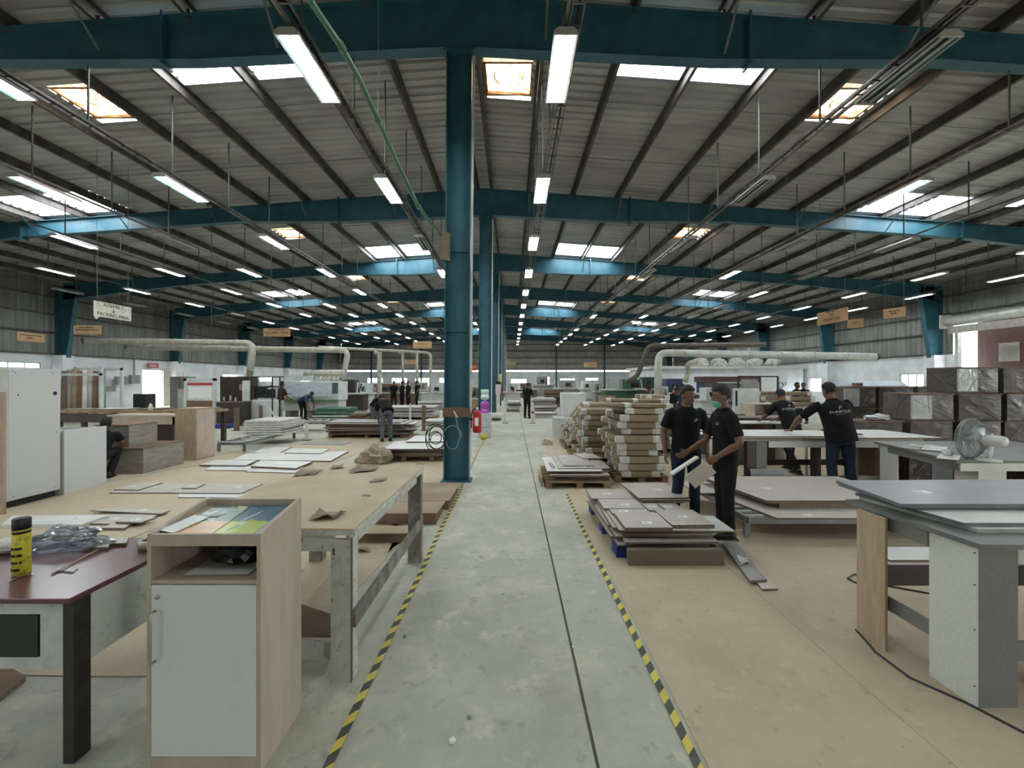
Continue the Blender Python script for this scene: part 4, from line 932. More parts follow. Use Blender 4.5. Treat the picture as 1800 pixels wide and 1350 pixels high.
for k in range(40):
    a = k*.62; r_ = .10+.03*math.sin(k*1.3); cp.append(Vector((5.58+r_*1.3*math.cos(a), 5.55+r_*math.sin(a), .852+.004*(k % 5)+.012)))
o = MB().tube(cp, .005, 5).build('white_cable', fw_, None, True, org=cp[0]); tag(o, 'tangled white cable coil beside the fan', 'cable')

# ------------------------------------------------------------------ film-wrapped cabinets, right
def wrapped(x, y, z, w_, d_, h, m, label, rz=0, m2=None, seed=0, group=None, bulge=.0):
    t = thing('wrapped_cabinet', label, 'cabinet', (x, y, z), rz, group)
    bm = bmesh.new(); bmesh.ops.create_cube(bm, size=1); bmesh.ops.subdivide_edges(bm, edges=bm.edges, cuts=6, use_grid_fill=True)
    for v in bm.verts:
        e = (1-abs(v.co.x)*2)*(1-abs(v.co.z)*2); q = noise.noise(Vector(v.co)*5+Vector((seed, 0, 0)))
        dy = (.045*abs(q)+.012) if (abs(v.co.y) > .49 and e > 0) else 0
        pin = .05*(1-abs(2*v.co.z))*0
        v.co = Vector((v.co.x*w_, v.co.y*d_-math.copysign(dy*min(1, e*4), v.co.y)*(-.35), (v.co.z+.5)*h))
    me = bpy.data.meshes.new('film_skin'); bm.to_mesh(me); bm.free(); me.materials.append(m)
    o = bpy.data.objects.new('film_skin', me); COL.objects.link(o); o.parent = t
    for p in me.polygons: p.use_smooth = False
    rnd = random.Random(seed)
    for k in range(5):      # stretched film pleats
        x0 = rnd.uniform(-.5, .5)*w_; x1 = rnd.uniform(-.5, .5)*w_; z0 = rnd.choice((0.02, .98))*h; z1 = rnd.uniform(.1, .9)*h
        MB().bar((x0, -d_/2-.022, z0), (x1, -d_/2-.024, z1), .004, .006, up=(0,1,0)).build('film_pleat', film_line, t)
    for k in range(2):
        y0 = rnd.uniform(-.45, .45)*d_; MB().bar((-w_/2-.006, y0, .02), (-w_/2-.008, -y0, h-.02), .004, .006, up=(1,0,0)).build('film_pleat', film_line, t)
    MB().box(-w_/2-.012, w_/2+.012, -d_/2-.03, d_/2, h-.012, h+.006).build('top_edge', brownbox, t)
    if m2 is not None: MB().box(-w_/2-.002, -w_/2+w_*.46, -d_/2-.02, -d_/2+.02, .03, h-.03).build('pale_side', m2, t)
    return t
GW2 = 'film-wrapped cabinets stacked at right'
cols = [7.85, 8.70, 9.55, 10.4]
xsr = [(7.22, .96), (8.27, .90), (9.2, .86), (10.1, .84), (11.0, .84)]
rows_ = [(0.0, .46, 'bottom'), (.48, .47, 'second'), (.97, .52, 'third'), (1.51, .50, 'top')]
cn = ['leftmost', 'second', 'third', 'fourth', 'fifth']
for r_, (z0, h, rn) in enumerate(rows_):
    for c, (x, w_) in enumerate(xsr):
        if r_ == 2 and c == 0: continue
        if r_ == 3 and c < 2: continue
        dx = random.uniform(-.03, .03)
        m2 = film_w if (r_, c) in ((2, 1), (3, 2)) else None
        wrapped(x+dx, 8.35+random.uniform(-.04, .04), z0, w_-.05, .60, h, film if (r_+c) % 3 else film_r, 'film-wrapped dark cabinet, %s column from the left in the %s row of the right stack' % (cn[c], rn), random.uniform(-.04, .04), m2, r_*7+c, GW2)
        if r_ == 3: pass
for r_, (z0, h, rn) in enumerate(((0, .5, 'bottom'), (.52, .55, 'middle'), (1.09, .50, 'top'))):
    for c, (x, w_) in enumerate(((7.75, .78), (8.62, .85), (9.6, .9))):
        if r_ == 0 and c == 2: continue
        wrapped(x+.75, 10.3, z0, w_-.02, .6, h, film_r if (c == 0 and r_ == 2) else film if (c+r_) % 2 else film_r, 'film-wrapped cabinet, %s column in the %s row of the farther stack' % (cn[c], rn), 0, film_w if (r_ == 2 and c == 0) else None, 30+r_*5+c, 'film-wrapped cabinets in the farther stack')
crumple('film_scrap', (7.3, 8.2, .97), .15, film_w, 'heap of torn white film on the wrapped cabinets', 'plastic film', 5, .5, 3, (1.5, .8, .45))
for i, (px, py, Y) in enumerate(((1505,668,10.3),)):
    p = P(1507, 678, 10.3); o = MB().box(-.09, .09, -.06, .06, 0, .09).build('small_box', brownbox); o.location = (p.x, p.y, 1.60); tag(o, 'little brown box on top of the farther wrapped stack', 'box')
board('top_plank', rect(8.1, 10.9, 10.05, 10.12), 1.60, .012, board_drk, 'thin dark plank on top of the farther wrapped stack')
# stuff below the fan table and the right tables
for i, (x, y, z, w_, d_, h, m, lb) in enumerate(((6.1,6.9,0,.35,.4,.62,brownbox,'wrapped brown box behind the fan table, left'),(6.6,6.8,0,.4,.4,.5,film,'dark wrapped bundle beneath the fan table'),(7.2,6.6,0,.4,.5,.6,mat('red_carton', (.22,.07,.04), .7),'reddish brown carton behind the fan table'),(7.9,6.9,0,.6,.5,.35,film_g,'crumpled wrapped bundle behind the fan table, right'),(7.6,6.0,.0,.5,.5,.72,film,'dark glossy wrapped cabinet right of the fan'))):
    if i in (1, 3, 4): wrapped(x, y, z, w_, d_, h, m, lb, 0, None, 60+i)
    else:
        o = MB().box(-w_/2, w_/2, -d_/2, d_/2, 0, h).build('carton', m, bev=.01); o.location = (x, y, z); tag(o, lb, 'box')
# ------------------------------------------------------------------ shutter door, right
t = thing('shutter_roll', 'steel roller shutter rolled up above the right doorway', 'shutter', (XR-.42, 18.05, 4.75))
MB().tube([(0, -2.85, 0), (0, 2.85, 0)], .24, 16).build('roll', ductw, t, True)
for y in (-2.9, 2.87): MB().box(-.32, .32, y, y+.04, -.36, .34).build('end_bracket', board_wht, t)
for k in range(4): MB().box(-.02-.012*(k % 2), .02-.012*(k % 2), -2.8, 2.8, -.36-.09*k, -.27-.09*k).build('slat', mat('shutter_slat', (.42,.38,.36), .5, .2), t)
struct(MB().box(XR-.02, XR+.18, 20.75, 20.9, 0, 4.5).build('door_1', ductw))
t = thing('brown_van_body', 'dark brown box body with notice parked beyond the right doorway', 'vehicle body', (XR+.9, 17.6, -.3))
MB().box(0, 2.4, -2.1, 3.1, .9, 5.0).build('box_body', mat('van_brown', (.10,.05,.045), .6), t, bev=.03)
for (x, y) in ((.5, -1.5), (.5, 1.5), (2.0, -1.5), (2.0, 1.5)): MB().tube([(x-.15, y, .45), (x+.15, y, .45)], .45, 20).build('wheel', blackm, t, True)
MB().box(.2, 2.2, -2.0, 2.1, .5, .9).build('chassis', blackm, t)
MB().box(-.03, -.001, 1.35, 2.15, 2.96, 3.85).build('notice', film_g, t)['label'] = 'pale notice on the brown side'
for k in range(5): MB().box(-.034, -.03, 1.43, 2.07, 3.05+.13*k, 3.10+.13*k).build('notice_line', gry_panel, t)

# ------------------------------------------------------------------ left: white cabinets and wrapped unit
t = thing('tall_white_cabinet', 'tall white cabinet with round holes standing at the far left', 'cabinet', (-6.85, 5.58, 0))
MB().box(-1.0, -.02, .0, .63, .10, 1.90).build('carcass', board_wht, t); MB().add([(-.0,0,.11),(.0,.63,.11),(0,.63,1.925),(0,0,1.9),(-.018,0,.11),(-.018,.63,.11),(-.018,.63,1.925),(-.018,0,1.9)], [(0,1,2,3),(7,6,5,4),(0,4,5,1),(1,5,6,2),(2,6,7,3),(3,7,4,0)]).build('side_panel', mat('panel_white', (.60,.61,.62), .5, 0, (.56,.57,.58), 60), t)
MB().box(-.95, -.05, .02, .6, 0, .10).build('plinth', blackm, t)
for (y, z, r_) in ((.56, 1.56, .028), (.10, 1.55, .011), (.53,1.86,.008), (.50,1.88,.006), (.07,1.86,.008), (.04,1.88,.006), (.58, .98,.007), (.55,.16,.007), (.05, .15, .007)):
    MB().tube([(.0005, y, z), (.002, y, z)], r_, 16).build('hole', blackm, t)
t = thing('low_white_cabinet', 'low open white cabinet right of the tall white cabinet', 'cabinet', (-6.82, 6.24, 0))
pts = [(0,0,.0),(-.17,.82,.0),(-.17,.82,.97),(0,0,1.0)]
MB().add([Vector(p) for p in pts]+[Vector(p)+Vector((-.018,-.004,0)) for p in pts], [(0,1,2,3),(7,6,5,4),(0,4,5,1),(1,5,6,2),(2,6,7,3),(3,7,4,0)]).build('side_panel', MATS['panel_white'], t)
MB().box(-1.1, -.02, .0, .018, 0, .98).build('front_panel', board_wht, t); MB().box(-1.2, -.19, .80, .818, 0, .95).build('rear_panel', board_wht, t); MB().box(-1.1, -.19, .02, .8, .05, .07).build('bottom_panel', board_drk, t)
MB().box(-1.1, -.19, .03, .79, .90, .92).build('inner_shelf', board_drk, t)
o = MB().box(-.2, 0, -.03, .0, 0, 1.6).build('edge_board', wood); o.location = (-6.62, 5.36, 0); tag(o, 'upright birch board at the left edge before the tall white cabinet', 'board')
GB2 = 'film-wrapped grey cabinets at left'
wrapped(-7.38, 8.15, 0, .94, .95, .48, film_g, 'long film-wrapped grey cabinet lying on the paper at left', 0, None, 81, GB2)
wrapped(-7.55, 8.05, .49, .62, .62, .42, film_g, 'smaller film-wrapped cabinet stacked on the long one at left', 0, None, 82, GB2)
t = thing('birch_cabinet_back', 'pinkish birch cabinet standing behind the wrapped grey cabinets', 'cabinet', (-7.12, 9.22, 0))
MB().box(-.24, .22, -.28, .28, 0, 1.12).build('carcass', wood, t, bev=.003)
MB().box(.221, .232, -.27, .28, .03, 1.11).build('side_panel', mat('pink_laminate', (.52,.42,.36), .55), t); MB().box(-.24, .23, -.285, .285, 1.121, 1.14).build('top', wood, t)
t = thing('birch_desk_back', 'birch desk with brown modesty panel behind the wrapped cabinets', 'desk', (-8.6, 9.9, 0))
MB().box(-.9, .75, -.3, .35, .90, .94).build('desktop', cabm, t); MB().box(-.85, .7, -.28, -.26, .72, .90).build('apron', cabm, t)
for x in (-.85, .62): MB().box(x, x+.06, -.28, .3, 0, .90).build('leg_panel', brown, t)
MB().box(-.8, .62, .2, .22, .15, .9).build('modesty_panel', brown, t)
t = thing('wooden_bench', 'long rough wooden bench covered with tools at left', 'bench', (-10.3, 11.6, 0))
MB().box(-2.4, 2.0, -.4, .4, .86, .93).build('benchtop', palletw, t)
for x in (-2.2, -.7, .6, 1.85): MB().box(x, x+.1, -.38, -.28, 0, .86).build('leg', brown, t)
for x in (-2.2, -.7, .6, 1.85): MB().box(x, x+.1, .28, .38, 0, .86).build('leg', brown, t)
MB().box(-2.3, 1.9, -.39, -.37, .62, .84).build('apron', brown, t)
GBN = 'things lying on the rough wooden bench'
for i, (x, w_, m) in enumerate(((-1.9, .7, board_gry), (-.9, .8, board_wht), (.2, .6, kraft2), (1.5, .7, board_wht))):
    board('bench_board', rect(-10.3+x-w_/2, -10.3+x+w_/2, 11.35, 11.9, .1), .932, .02+.01*i, m, ['grey panel at the left end of the bench','white panel left of the middle of the bench','kraft panel right of the middle of the bench','white panel at the right end of the bench'][i], group=GBN)
o = MB().tube([(0,0,0),(0,0,.1),(0,0,.16),(0,0,.19)], [.05,.05,.03,.02], 12).build('glue_bottle', board_wht, None, True); o.location = (-9.95, 11.28, .932); tag(o, 'white glue bottle standing on the wooden bench', 'bottle')
o = MB().tube([(0,0,0),(0,0,.05)], .2, 20).build('round_block', brown, None, True); o.location = (-8.9, 11.2, .965); tag(o, 'flat dark round block on the wooden bench', 'block')

# ------------------------------------------------------------------ items at the columns
t = thing('fire_extinguisher', 'red fire extinguisher hung on the nearest teal column', 'extinguisher', (-.60, 7.02, .86))
MB().tube([(0,0,0),(0,0,.02),(0,0,.33),(0,0,.37),(0,0,.39)], [.06,.075,.075,.045,.02], 16).build('cylinder', redm, t, True)
MB().tube([(0,0,.39),(0,0,.43)], .018, 8).build('valve', chrome, t); MB().bar((-.01,0,.43),(.09,0,.455),.02,.012).build('lever', blackm, t)
MB().tube([(.0,0,.41),(-.06,-.02,.40),(-.095,-.02,.30),(-.09,-.02,.08)], .011, 6).build('hose', blackm, t, True)
MB().box(-.03,.03,-.078,-.074,.12,.26).build('label_plate', sticker, t)
MB().box(-.14,.0,.05,.07,.2,.24).build('bracket', blackm, t)
o = MB(); cc = []
for k in range(130):
    a = k*.22; r_ = .15+.05*math.sin(a*.37); cc.append((-1.30+r_*.9*math.cos(a), 7.0+.03*math.sin(a*.7), .82+r_*1.1*math.sin(a)-.0008*k))
o = o.tube([(-1.15,7.03,1.16)]+cc, .008, 5).build('hanging_cable', blackm, None, True, org=(-1.3,7.0,.82)); tag(o, 'tangled black cable coils hanging on the teal column', 'cable')
cc = [(-1.02+.14*math.cos(a)*(1+.2*math.sin(3*a)), 7.0, .78+.2*math.sin(a)) for a in [2*PI*k/26 for k in range(27)]]
o = MB().tube([(-.99,7.02,1.22)]+cc, .006, 5).build('hanging_cable', mat('cable_grey', (.35,.38,.38), .5), None, True, org=(-1.0,7.0,.8)); tag(o, 'pale cable loop hanging on the front of the teal column', 'cable')
o = MB().bar((-1.0,7.02,1.23),(-.93,6.99,1.12),.02,.012).build('rag_tie', board_wht, None, org=(-1,7,1.2)); tag(o, 'white rag tied at the brown column band', 'rag')
t = thing('hanging_board', 'brown board strapped under the end of the green pipe', 'board', P(778, 430, 7.02), .4)
MB().box(-.05,.13,-.008,.008,-.26,.22).build('panel', mat('hang_board', (.20,.16,.11), .7), t); 
pp = [(545,-60,2.9),(545,0,3.07),(600,82,3.5),(632,140,3.85),(665,212,4.4),(700,290,5.15),(735,362,6.0),(757,392,6.5),(775,412,7.0)]
gp = mat('pipe_green', (.075,.20,.12), .35, 0, (.06,.15,.09), 3, spec=.5)
t = thing('green_pipe', 'green plastic pipe hanging from the roof towards the teal column', 'pipe', P(*pp[1]))
pts = [P(*q) for q in pp]
MB().tube(local(pts, P(*pp[1])), .026, 10).build('pipe_run', gp, t, True)
for i in (2, 4, 6): d = (pts[i+1]-pts[i]).normalized(); MB().tube(local([pts[i]-d*.04, pts[i]+d*.04], P(*pp[1])), .034, 10).build('coupling', gp, t, True)
for i in (1, 4): MB().tube(local([pts[i], (pts[i].x, pts[i].y, ZR(pts[i].x)+.0)], P(*pp[1])), .004, 4).build('hanger_wire', rodm, t)
# wire sagging from purlin
MB()
# water cooler
t = thing('water_dispenser', 'white dispenser box with clear and purple bottles by the second column', 'water dispenser', (-.83, 12.55, 0))
MB().box(-.20,.19,-.15,.2,0,.76).build('cabinet_box', mat('dispenser_white', (.55,.55,.56), .4), t, bev=.01)
MB().box(-.17,.16,-.156,-.151,.32,.34).build('tray', board_gry, t)
pur = mat('purple_bottle', (.33,.03,.36), .15, 0, (.40,.06,.42), 4, spec=.8)
MB().tube([(0,0,.762),(0,0,.78),(0,0,.84),(0,0,.845),(0,0,.92),(0,0,.925),(0,0,1.05),(0,0,1.10),(0,0,1.13)], [.13,.138,.138,.128,.128,.138,.138,.10,.04], 18).build('purple_bottle', pur, t, True)
MB().tube([(0,0,1.13),(0,0,1.17)], .04, 10).build('tap_neck', board_wht, t)
cb = mat('clear_bottle', (.42,.55,.55), .12, 0, (.52,.62,.6), 5, spec=.9)
MB().tube([(0,0,1.17),(0,0,1.20),(0,0,1.28),(0,0,1.285),(0,0,1.36),(0,0,1.365),(0,0,1.46),(0,0,1.48)], [.10,.125,.125,.118,.118,.125,.125,.11], 18).build('clear_bottle', cb, t, True)
o = MB().tube([(0,0,0),(0,0,.16)], [.085,.1], 14).build('yellow_tub', mat('tub_yellow', (.62,.50,.05), .5), None, True); o.location = (-.84, 12.15, 0); tag(o, 'small yellow tub on the floor in front of the dispenser', 'tub')
t = thing('exit_sign', 'orange exit sign hanging between the teal columns', 'sign', P(831, 646, 15.5))
MB().box(-.13,.13,-.01,.01,-.12,.12).build('sign_panel', mat('sign_orange', (.66,.12,.03), .5), t)
text_mesh('EXIT', .10, sticker, t, (0,-.013,0), (PI/2,0,0))
MB().tube([(0,0,.12),(0,0,6.15)], .006, 4).build('hanger_wire', rodm, t)
t = thing('electrical_box', 'tall pale electrical box mounted beside the third column', 'electrical box', (-.70, 20.9, 0))
MB().box(-.14,.12,-.1,.1,1.05,1.55).build('box_upper', board_wht, t); MB().box(-.10,.08,-.02,.06,0,1.05).build('post', board_wht, t); MB().box(-.12,.10,-.105,-.1,1.57,1.72).build('display', blackm, t); MB().box(-.12,.10,-.1,.1,1.55,1.73).build('head', board_gry, t)
t = thing('fire_extinguisher', 'red fire extinguisher on the farther aisle column', 'extinguisher', (-.60, 21.45, .95))
MB().tube([(0,0,0),(0,0,.02),(0,0,.42),(0,0,.46),(0,0,.52)], [.07,.09,.09,.05,.02], 14).build('cylinder', redm, t, True); MB().tube([(.03,-.02,.5),(.11,-.02,.35),(.1,-.02,.1)], .012, 6).build('hose', blackm, t, True)
MB().box(-.12,-.06,-.02,.02,.2,.26).build('bracket', blackm, t)
o = MB().box(-.07,.07,-.01,.01,-.2,.2).build('yellow_sign', mat('sign_yellow', (.65,.60,.25), .5)); o.location = P(880, 664, 20.8); tag(o, 'yellow safety sign above the farther extinguisher', 'sign')
t = thing('floor_scale', 'low grey platform scale left of the aisle', 'scale', (-.80, 18.6, 0))
MB().box(-.32,.36,-.8,.8,.12,.24).build('platform', ductw, t)
for x in (-.28,.3):
    for y in (-.7,.7): MB().box(x-.03,x+.03,y-.03,y+.03,0,.12).build('foot', board_gry, t)
def bollard(px, py, h, m, label, w_=.07):
    p = FL(px, py); t = thing('bollard', label, 'bollard', p)
    MB().box(-w_/2, w_/2, -w_/2, w_/2, .012, h).build('post', m, t); MB().box(-.13,.13,-.1,.1,0,.012).build('base_plate', edge_brn, t); return t
bollard(416,757,.80,mat('bollard_brown', (.16,.11,.08), .6),'brown square post left, beside the white panel stack',.12)
bollard(745,757,.88,MATS['bollard_brown'],'brown square post between the bending men and the teal column',.12)
bollard(721,743,.78,board_wht,'white post behind the bending men'); bollard(539,774,.50,board_wht,'white post standing amid the left floor',.07)
bollard(888,744,.86,board_wht,'white post left of the far aisle',.09); t = bollard(936,744,.86,board_wht,'white post with red band right of the far aisle',.09)
MB().box(-.05,.05,-.05,.05,.42,.50).build('red_band', redm, t)
bollard(1002,668+90,.35,board_wht,'short white post beside the pale box') if False else None
# board pile left of column 1
t = pallet(-2.35, 8.9, 1.3, .9, 'wooden pallet under the pale boards left of the teal column'); 
z = .114
for i in range(5):
    board('pale_board', rect(-2.85+.1*random.random(), -1.35, 8.75+.1*random.random(), 9.9, random.uniform(-.04,.04)), z, .03, board_wht if i % 2 == 0 else board_tan, 'board %s from the bottom of the pile left of the teal column' % ORD[i], group='boards left of the teal column', em=edge_brn, st=[(.6,.2)] if i == 4 else None); z += .05 if i == 2 else .032
board('pale_board', rect(-2.5, -1.5, 9.6, 10.6, .02), z, .03, board_wht, 'topmost white board left of the teal column', group='boards left of the teal column', em=edge_brn)
# pallets of brown boards with the bending men
t = pallet(-4.45, 12.5, 2.3, 1.2, 'wooden pallet under the long messy board pile')
z = .114; rnd = random.Random(5)
for i in range(13):
    a = -5.62+rnd.uniform(-.18,.1); b = -3.35+rnd.uniform(-.2,.35); board('long_board', rect(a, b, 12.45+rnd.uniform(-.1,.1), 13.6+rnd.uniform(-.1,.1), rnd.uniform(-.05,.05)), z, .022, [board_tan, board_gry, board_wht][rnd.choice((0,0,1,2))], 'long thin board %s from the bottom of the messy pile' % ORD[i], group='boards in the messy pile before the bending men', em=particle); z += .028
conveyor('roller_conveyor', 'low roller track under the white panels at left', -7.1, 9.9, .62, 2.3, .26, 7)
MB()
z = .262
for i in range(6):
    board('foam_parcel', rect(-7.35+.03*(i % 2), -6.2-.06*(i % 3), 11.2, 12.3, .02*(i % 2)), z, .055, foam, 'white foam-wrapped panel %s from the bottom of the left conveyor stack' % ORD[i], group='white wrapped panels on the left conveyor', em=foam); z += .068
# second low table by the conveyor
t = thing('low_trolley', 'long low trolley of grey slats left of the bending men', 'trolley', (-7.6, 14.5, 0))
MB().box(-1.7, 2.6, -.3, .3, .24, .30).build('bed', steelg, t)
for x in (-1.6, 0, 1.2, 2.5): MB().tube([(x, -.2, .12), (x, .2, .12)], .12, 12).build('wheel', blackm, t, True)
for k in range(15): MB().tube([(-1.6+.29*k, -.28, .32), (-1.6+.29*k, .28, .32)], .035, 8).build('roller', board_tan, t, True)

# ------------------------------------------------------------------ machines on the left
def at(px, Y): return (px-900)/FPX*Y
t = thing('edge_machine', 'long white edge banding machine with suction pipes on top', 'machine', (-9.4, 19.5, 0))
MB().box(-1.4, 1.35, -.5, .6, .82, 1.72).build('main_hood', mach, t, bev=.03)
MB().add([(-1.0,-.56,1.0),(1.05,-.56,1.0),(1.05,-.51,1.62),(-1.0,-.51,1.62),(-1.0,-.51,1.0),(1.05,-.51,1.0),(1.05,-.5,1.62),(-1.0,-.5,1.62)], [(0,1,2,3),(7,6,5,4),(0,4,5,1),(1,5,6,2),(2,6,7,3),(3,7,4,0)]).build('front_door', mat('machine_door', (.58,.63,.68), .35), t)
MB().box(1.07,1.33,-.53,-.5,1.15,1.65).build('window_slot', mat('machine_glass', (.10,.14,.13), .2), t); MB().box(-1.0,-.78,-.565,-.56,1.12,1.16).build('badge', board_gry, t)
MB().box(-1.4, 1.35, -.62, -.5, .80, .88).build('green_trim', mat('trim_green', (.12,.25,.10), .5), t)
MB().box(-1.35, 1.3, -.4, .5, .35, .80).build('bed', board_wht, t)
for x in (-1.2, -.2, .9): MB().box(x, x+.25, -.35, .4, 0, .35).build('foot', board_gry, t)
MB().box(-2.3, -1.45, -.45, .5, .72, 1.55).build('control_head', mach, t, bev=.03); MB().box(-2.2,-1.6,-.47,-.45,.95,1.35).build('screen', blackm, t)
MB().tube([(-.55,.1,2.08),(-.1,.1,2.1),(.1,.1,2.1),(1.35,.1,2.1)], [.09,.09,.17,.17], 12).build('manifold', duct, t, True)
for k in range(7): x = .0+.21*k; MB().tube([(x-.14,-.1,1.73),(x-.12,0,1.9),(x,.1,2.0)], .06, 8).build('hose', ductw, t, True)
MB().box(-1.1,-.5,-.3,.3,1.73,2.0).build('top_box', mach, t); MB().box(-.45,.0,-.3,.3,1.73,1.95).build('top_box', mach, t)
t = thing('panel_feeder', 'white control cabinet with black screen arms left of the edge machine', 'machine', (-10.1, 16.9, 0))
MB().box(-.75,.25,-.4,.4,.0,.95).build('cabinet', mach, t, bev=.02); MB().box(-.75,-.45,-.45,-.3,.9,1.75).build('panel_head', mach, t, bev=.03)
MB().box(-.35,.1,-.3,-.2,1.05,1.5).build('screen', blackm, t)
for (a, b) in (((-.4,-.4,.95),(-.4,-.4,1.9)),((.45,-.4,0),(.45,-.4,1.9)),((-.4,-.4,1.9),(.9,-.4,1.9)),((-.4,-.4,1.5),(.7,-.4,1.5)),((.75,-.4,0),(.75,-.4,1.9)),((-.2,-.4,1.2),(.4,-.4,1.55))): MB().bar(a, b, .04, .04).build('frame_tube', blackm, t)
MB().bar((.25,-.45,.75),(.75,-.5,.15),.05,.05).build('brace', board_wht, t); MB().box(-.05,.06,-.47,-.42,0,.75).build('red_post', brownbox, t)
t = thing('brown_cupboard', 'tall dark brown cupboard by the notice board', 'cupboard', (-11.3, 17.35, 0))
MB().box(-.85,.35,-.3,.3,0,1.92).build('carcass', brown, t); MB().box(-.05,.15,-.305,-.30,1.35,1.6).build('paper_notice', board_gry, t); MB().box(-.25,-.24,-.303,-.3,.05,1.9).build('door_gap', blackm, t)
t = thing('brown_counter', 'brown counter unit in front of the brown cupboard', 'cupboard', (-11.05, 16.1, 0))
MB().box(-.35,.6,-.3,.3,0,.90).build('carcass', brown, t); MB().box(-.38,.63,-.33,.33,.90,.93).build('worktop', brownbox, t)
for i, (x, h) in enumerate(((-.2,.2),(.05,.26),(.25,.18))):
    o = MB().tube([(0,0,0),(0,0,h*.7),(0,0,h*.8),(0,0,h)], [.035,.035,.015,.015], 8).build('small_bottle', mat('bottle_grey', (.35,.37,.35), .2), None, True); o.location = (-11.05+x, 16.0, .932); tag(o, 'small bottle on the brown counter, %s from the left' % ORD[i], 'bottle', 'bottles on the brown counter')
t = thing('notice_stand', 'white framed notice board on a pale stand', 'notice board', (-12.3, 16.3, 0))
MB().box(-.62,.46,-.02,.02,1.0,1.72).build('board', board_wht, t); MB().box(.42,.52,-.05,.05,0,1.85).build('post', mach, t); MB().box(-.72,-.62,-.05,.05,0,1.85).build('post', mach, t)
MB().box(-.6,.4,-.024,-.021,1.56,1.66).build('red_heading', redm, t); MB().box(-.55,.36,-.024,-.021,1.06,1.50).build('printed_sheet', sticker, t)
MB().box(-.72,.52,-.05,.05,1.74,1.84).build('top_beam', mach, t); MB().box(-.62,.46,-.03,.03,.70,.95).build('shelf_panel', brownbox, t)
o = MB().box(-.5,.5,-.3,.3,0,.14).build('blue_crate', blue_pl, bev=.02); o.location = (-11.2, 15.1, 0) ; o.location = FL(386, 752); tag(o, 'low blue crate on the floor before the brown counter', 'crate')
# laminate rolls
t = thing('sheet_rack', 'steel rack holding upright laminate sheets at the left wall', 'rack', (-18.0, 17.2, 0))
for x in (-1.0, 1.0): MB().box(x-.05,x+.05,-.3,-.2,0,2.35).build('upright', mach, t); MB().box(x-.05,x+.05,.6,.7,0,2.35).build('upright', mach, t)
MB().box(-1.05,1.05,-.3,-.25,1.95,2.05).build('crossbar', mach, t); MB().box(-1.05,1.05,.6,.66,2.2,2.3).build('crossbar', mach, t)
for k in range(8):
    m = [brownbox, board_gry, kraft2, brownbox, board_wht, board_tan, brownbox, board_gry][k]
    MB().tube([(-.8+.22*k, .0+.05*(k % 2), .02), (-.8+.22*k, .05, 2.15+.05*(k % 3))], .12, 12).build('laminate_roll', m, t, True)
t = thing('switch_boxes', 'grey switch boxes on the white wall beside the open left door', 'electrical box', (XL+.4, 25.6, 0))
for (y, z, h) in ((0,1.55,.55),(-.9,1.5,.5),(-1.6,1.1,.3)): MB().box(-.1,.1,y-.3,y+.3,z,z+h).build('switch_box', board_gry, t)
MB().box(-.05,.0,-.05,.05,2.1,3.1).build('conduit', board_gry, t)
o = MB().box(-.35,.35,-.35,.35,0,1.0).build('black_bin', blackm, bev=.03); o.location = (-20.9, 23.3, 0); tag(o, 'tall black bin near the left wall switch boxes', 'bin')
t = thing('wall_sign', 'small red sign above the open door in the left wall', 'sign', (XL+.25, 27.1, 2.75)); MB().box(-.01,.01,-.42,.42,-.14,.14).build('sign_panel', redm, t)
for z in (.03, -.05): MB().box(.011,.013,-.3,.3,z-.02,z+.02).build('lettering_line', sticker, t)
dl = bpy.data.objects.new('door_2', None); COL.objects.link(dl); struct(dl); dl.location = (XL+.05, 28.1, 0); dl.rotation_euler = (0,0,-.25)
struct(MB().box(0,.05,0,1.35,0.01,2.4).build('door_leaf', mat('door_cream', (.55,.51,.44), .6), dl))
for i, (px, Y, h, w_, m, lb) in enumerate(((322,26,2.0,1.2,board_gry,'grey steel locker beside the cream door'),(335,22,1.3,.9,ductw,'silver box machine left of the notice board'))):
    t = thing('steel_locker', lb, 'locker', (at(px, Y), Y, 0)); MB().box(-w_/2,w_/2,-.3,.3,0,h).build('carcass', m, t, bev=.01)
    MB().box(-.01,.01,-.31,-.3,.05,h-.05).build('door_gap', blackm, t); MB().box(.05,.08,-.33,-.3,h*.45,h*.55).build('handle', chrome, t)
# green stacks & far machinery left
def pile(x0, x1, y0, y1, z, n, th, mats_, lb, group, seed, jit=.08, nm='sheet_board'):
    rnd = random.Random(seed)
    for i in range(n):
        board(nm, rect(x0+rnd.uniform(-jit,jit), x1+rnd.uniform(-jit,jit), y0+rnd.uniform(-jit,jit), y1+rnd.uniform(-jit,jit), rnd.uniform(-.03,.03)), z, th, rnd.choice(mats_), 'board %s from the bottom of %s' % (ORD[i], lb), group=group, em=rnd.choice(mats_)); z += th+.006
    return z
pile(at(552,17.8), at(608,17.8), 17.8, 19.0, .0, 9, .055, [dustgreen, mgreen, dustgreen, board_wht], 'the green pile by the edge machine', 'green boards by the edge machine', 3)
pile(at(612,17.5), at(640,17.5), 17.5, 18.6, .0, 6, .05, [brownbox, particle], 'the small brown pile right of the green one', 'small brown board pile', 4)
t = pallet(at(705,18.5), 18.5, 3.0, 1.3, 'wooden pallet under the pile behind the bending men')
pile(at(655,18.6), at(760,18.6), 18.4, 19.9, .113, 11, .035, [board_gry, board_wht, board_tan], 'the wide pile behind the bending men', 'wide pile behind the bending men', 6, .15)
pile(at(738,24), at(778,24), 24, 25.5, .0, 9, .05, [board_gry, brownbox, board_wht], 'the pile right of the four far men', 'pile near the four far men', 8)
pile(at(745,15.8), at(776,15.8), 15.5, 16.6, .0, 5, .04, [board_wht, board_tan], 'the pale pile close behind the brown post', 'pale pile behind the brown post', 9)
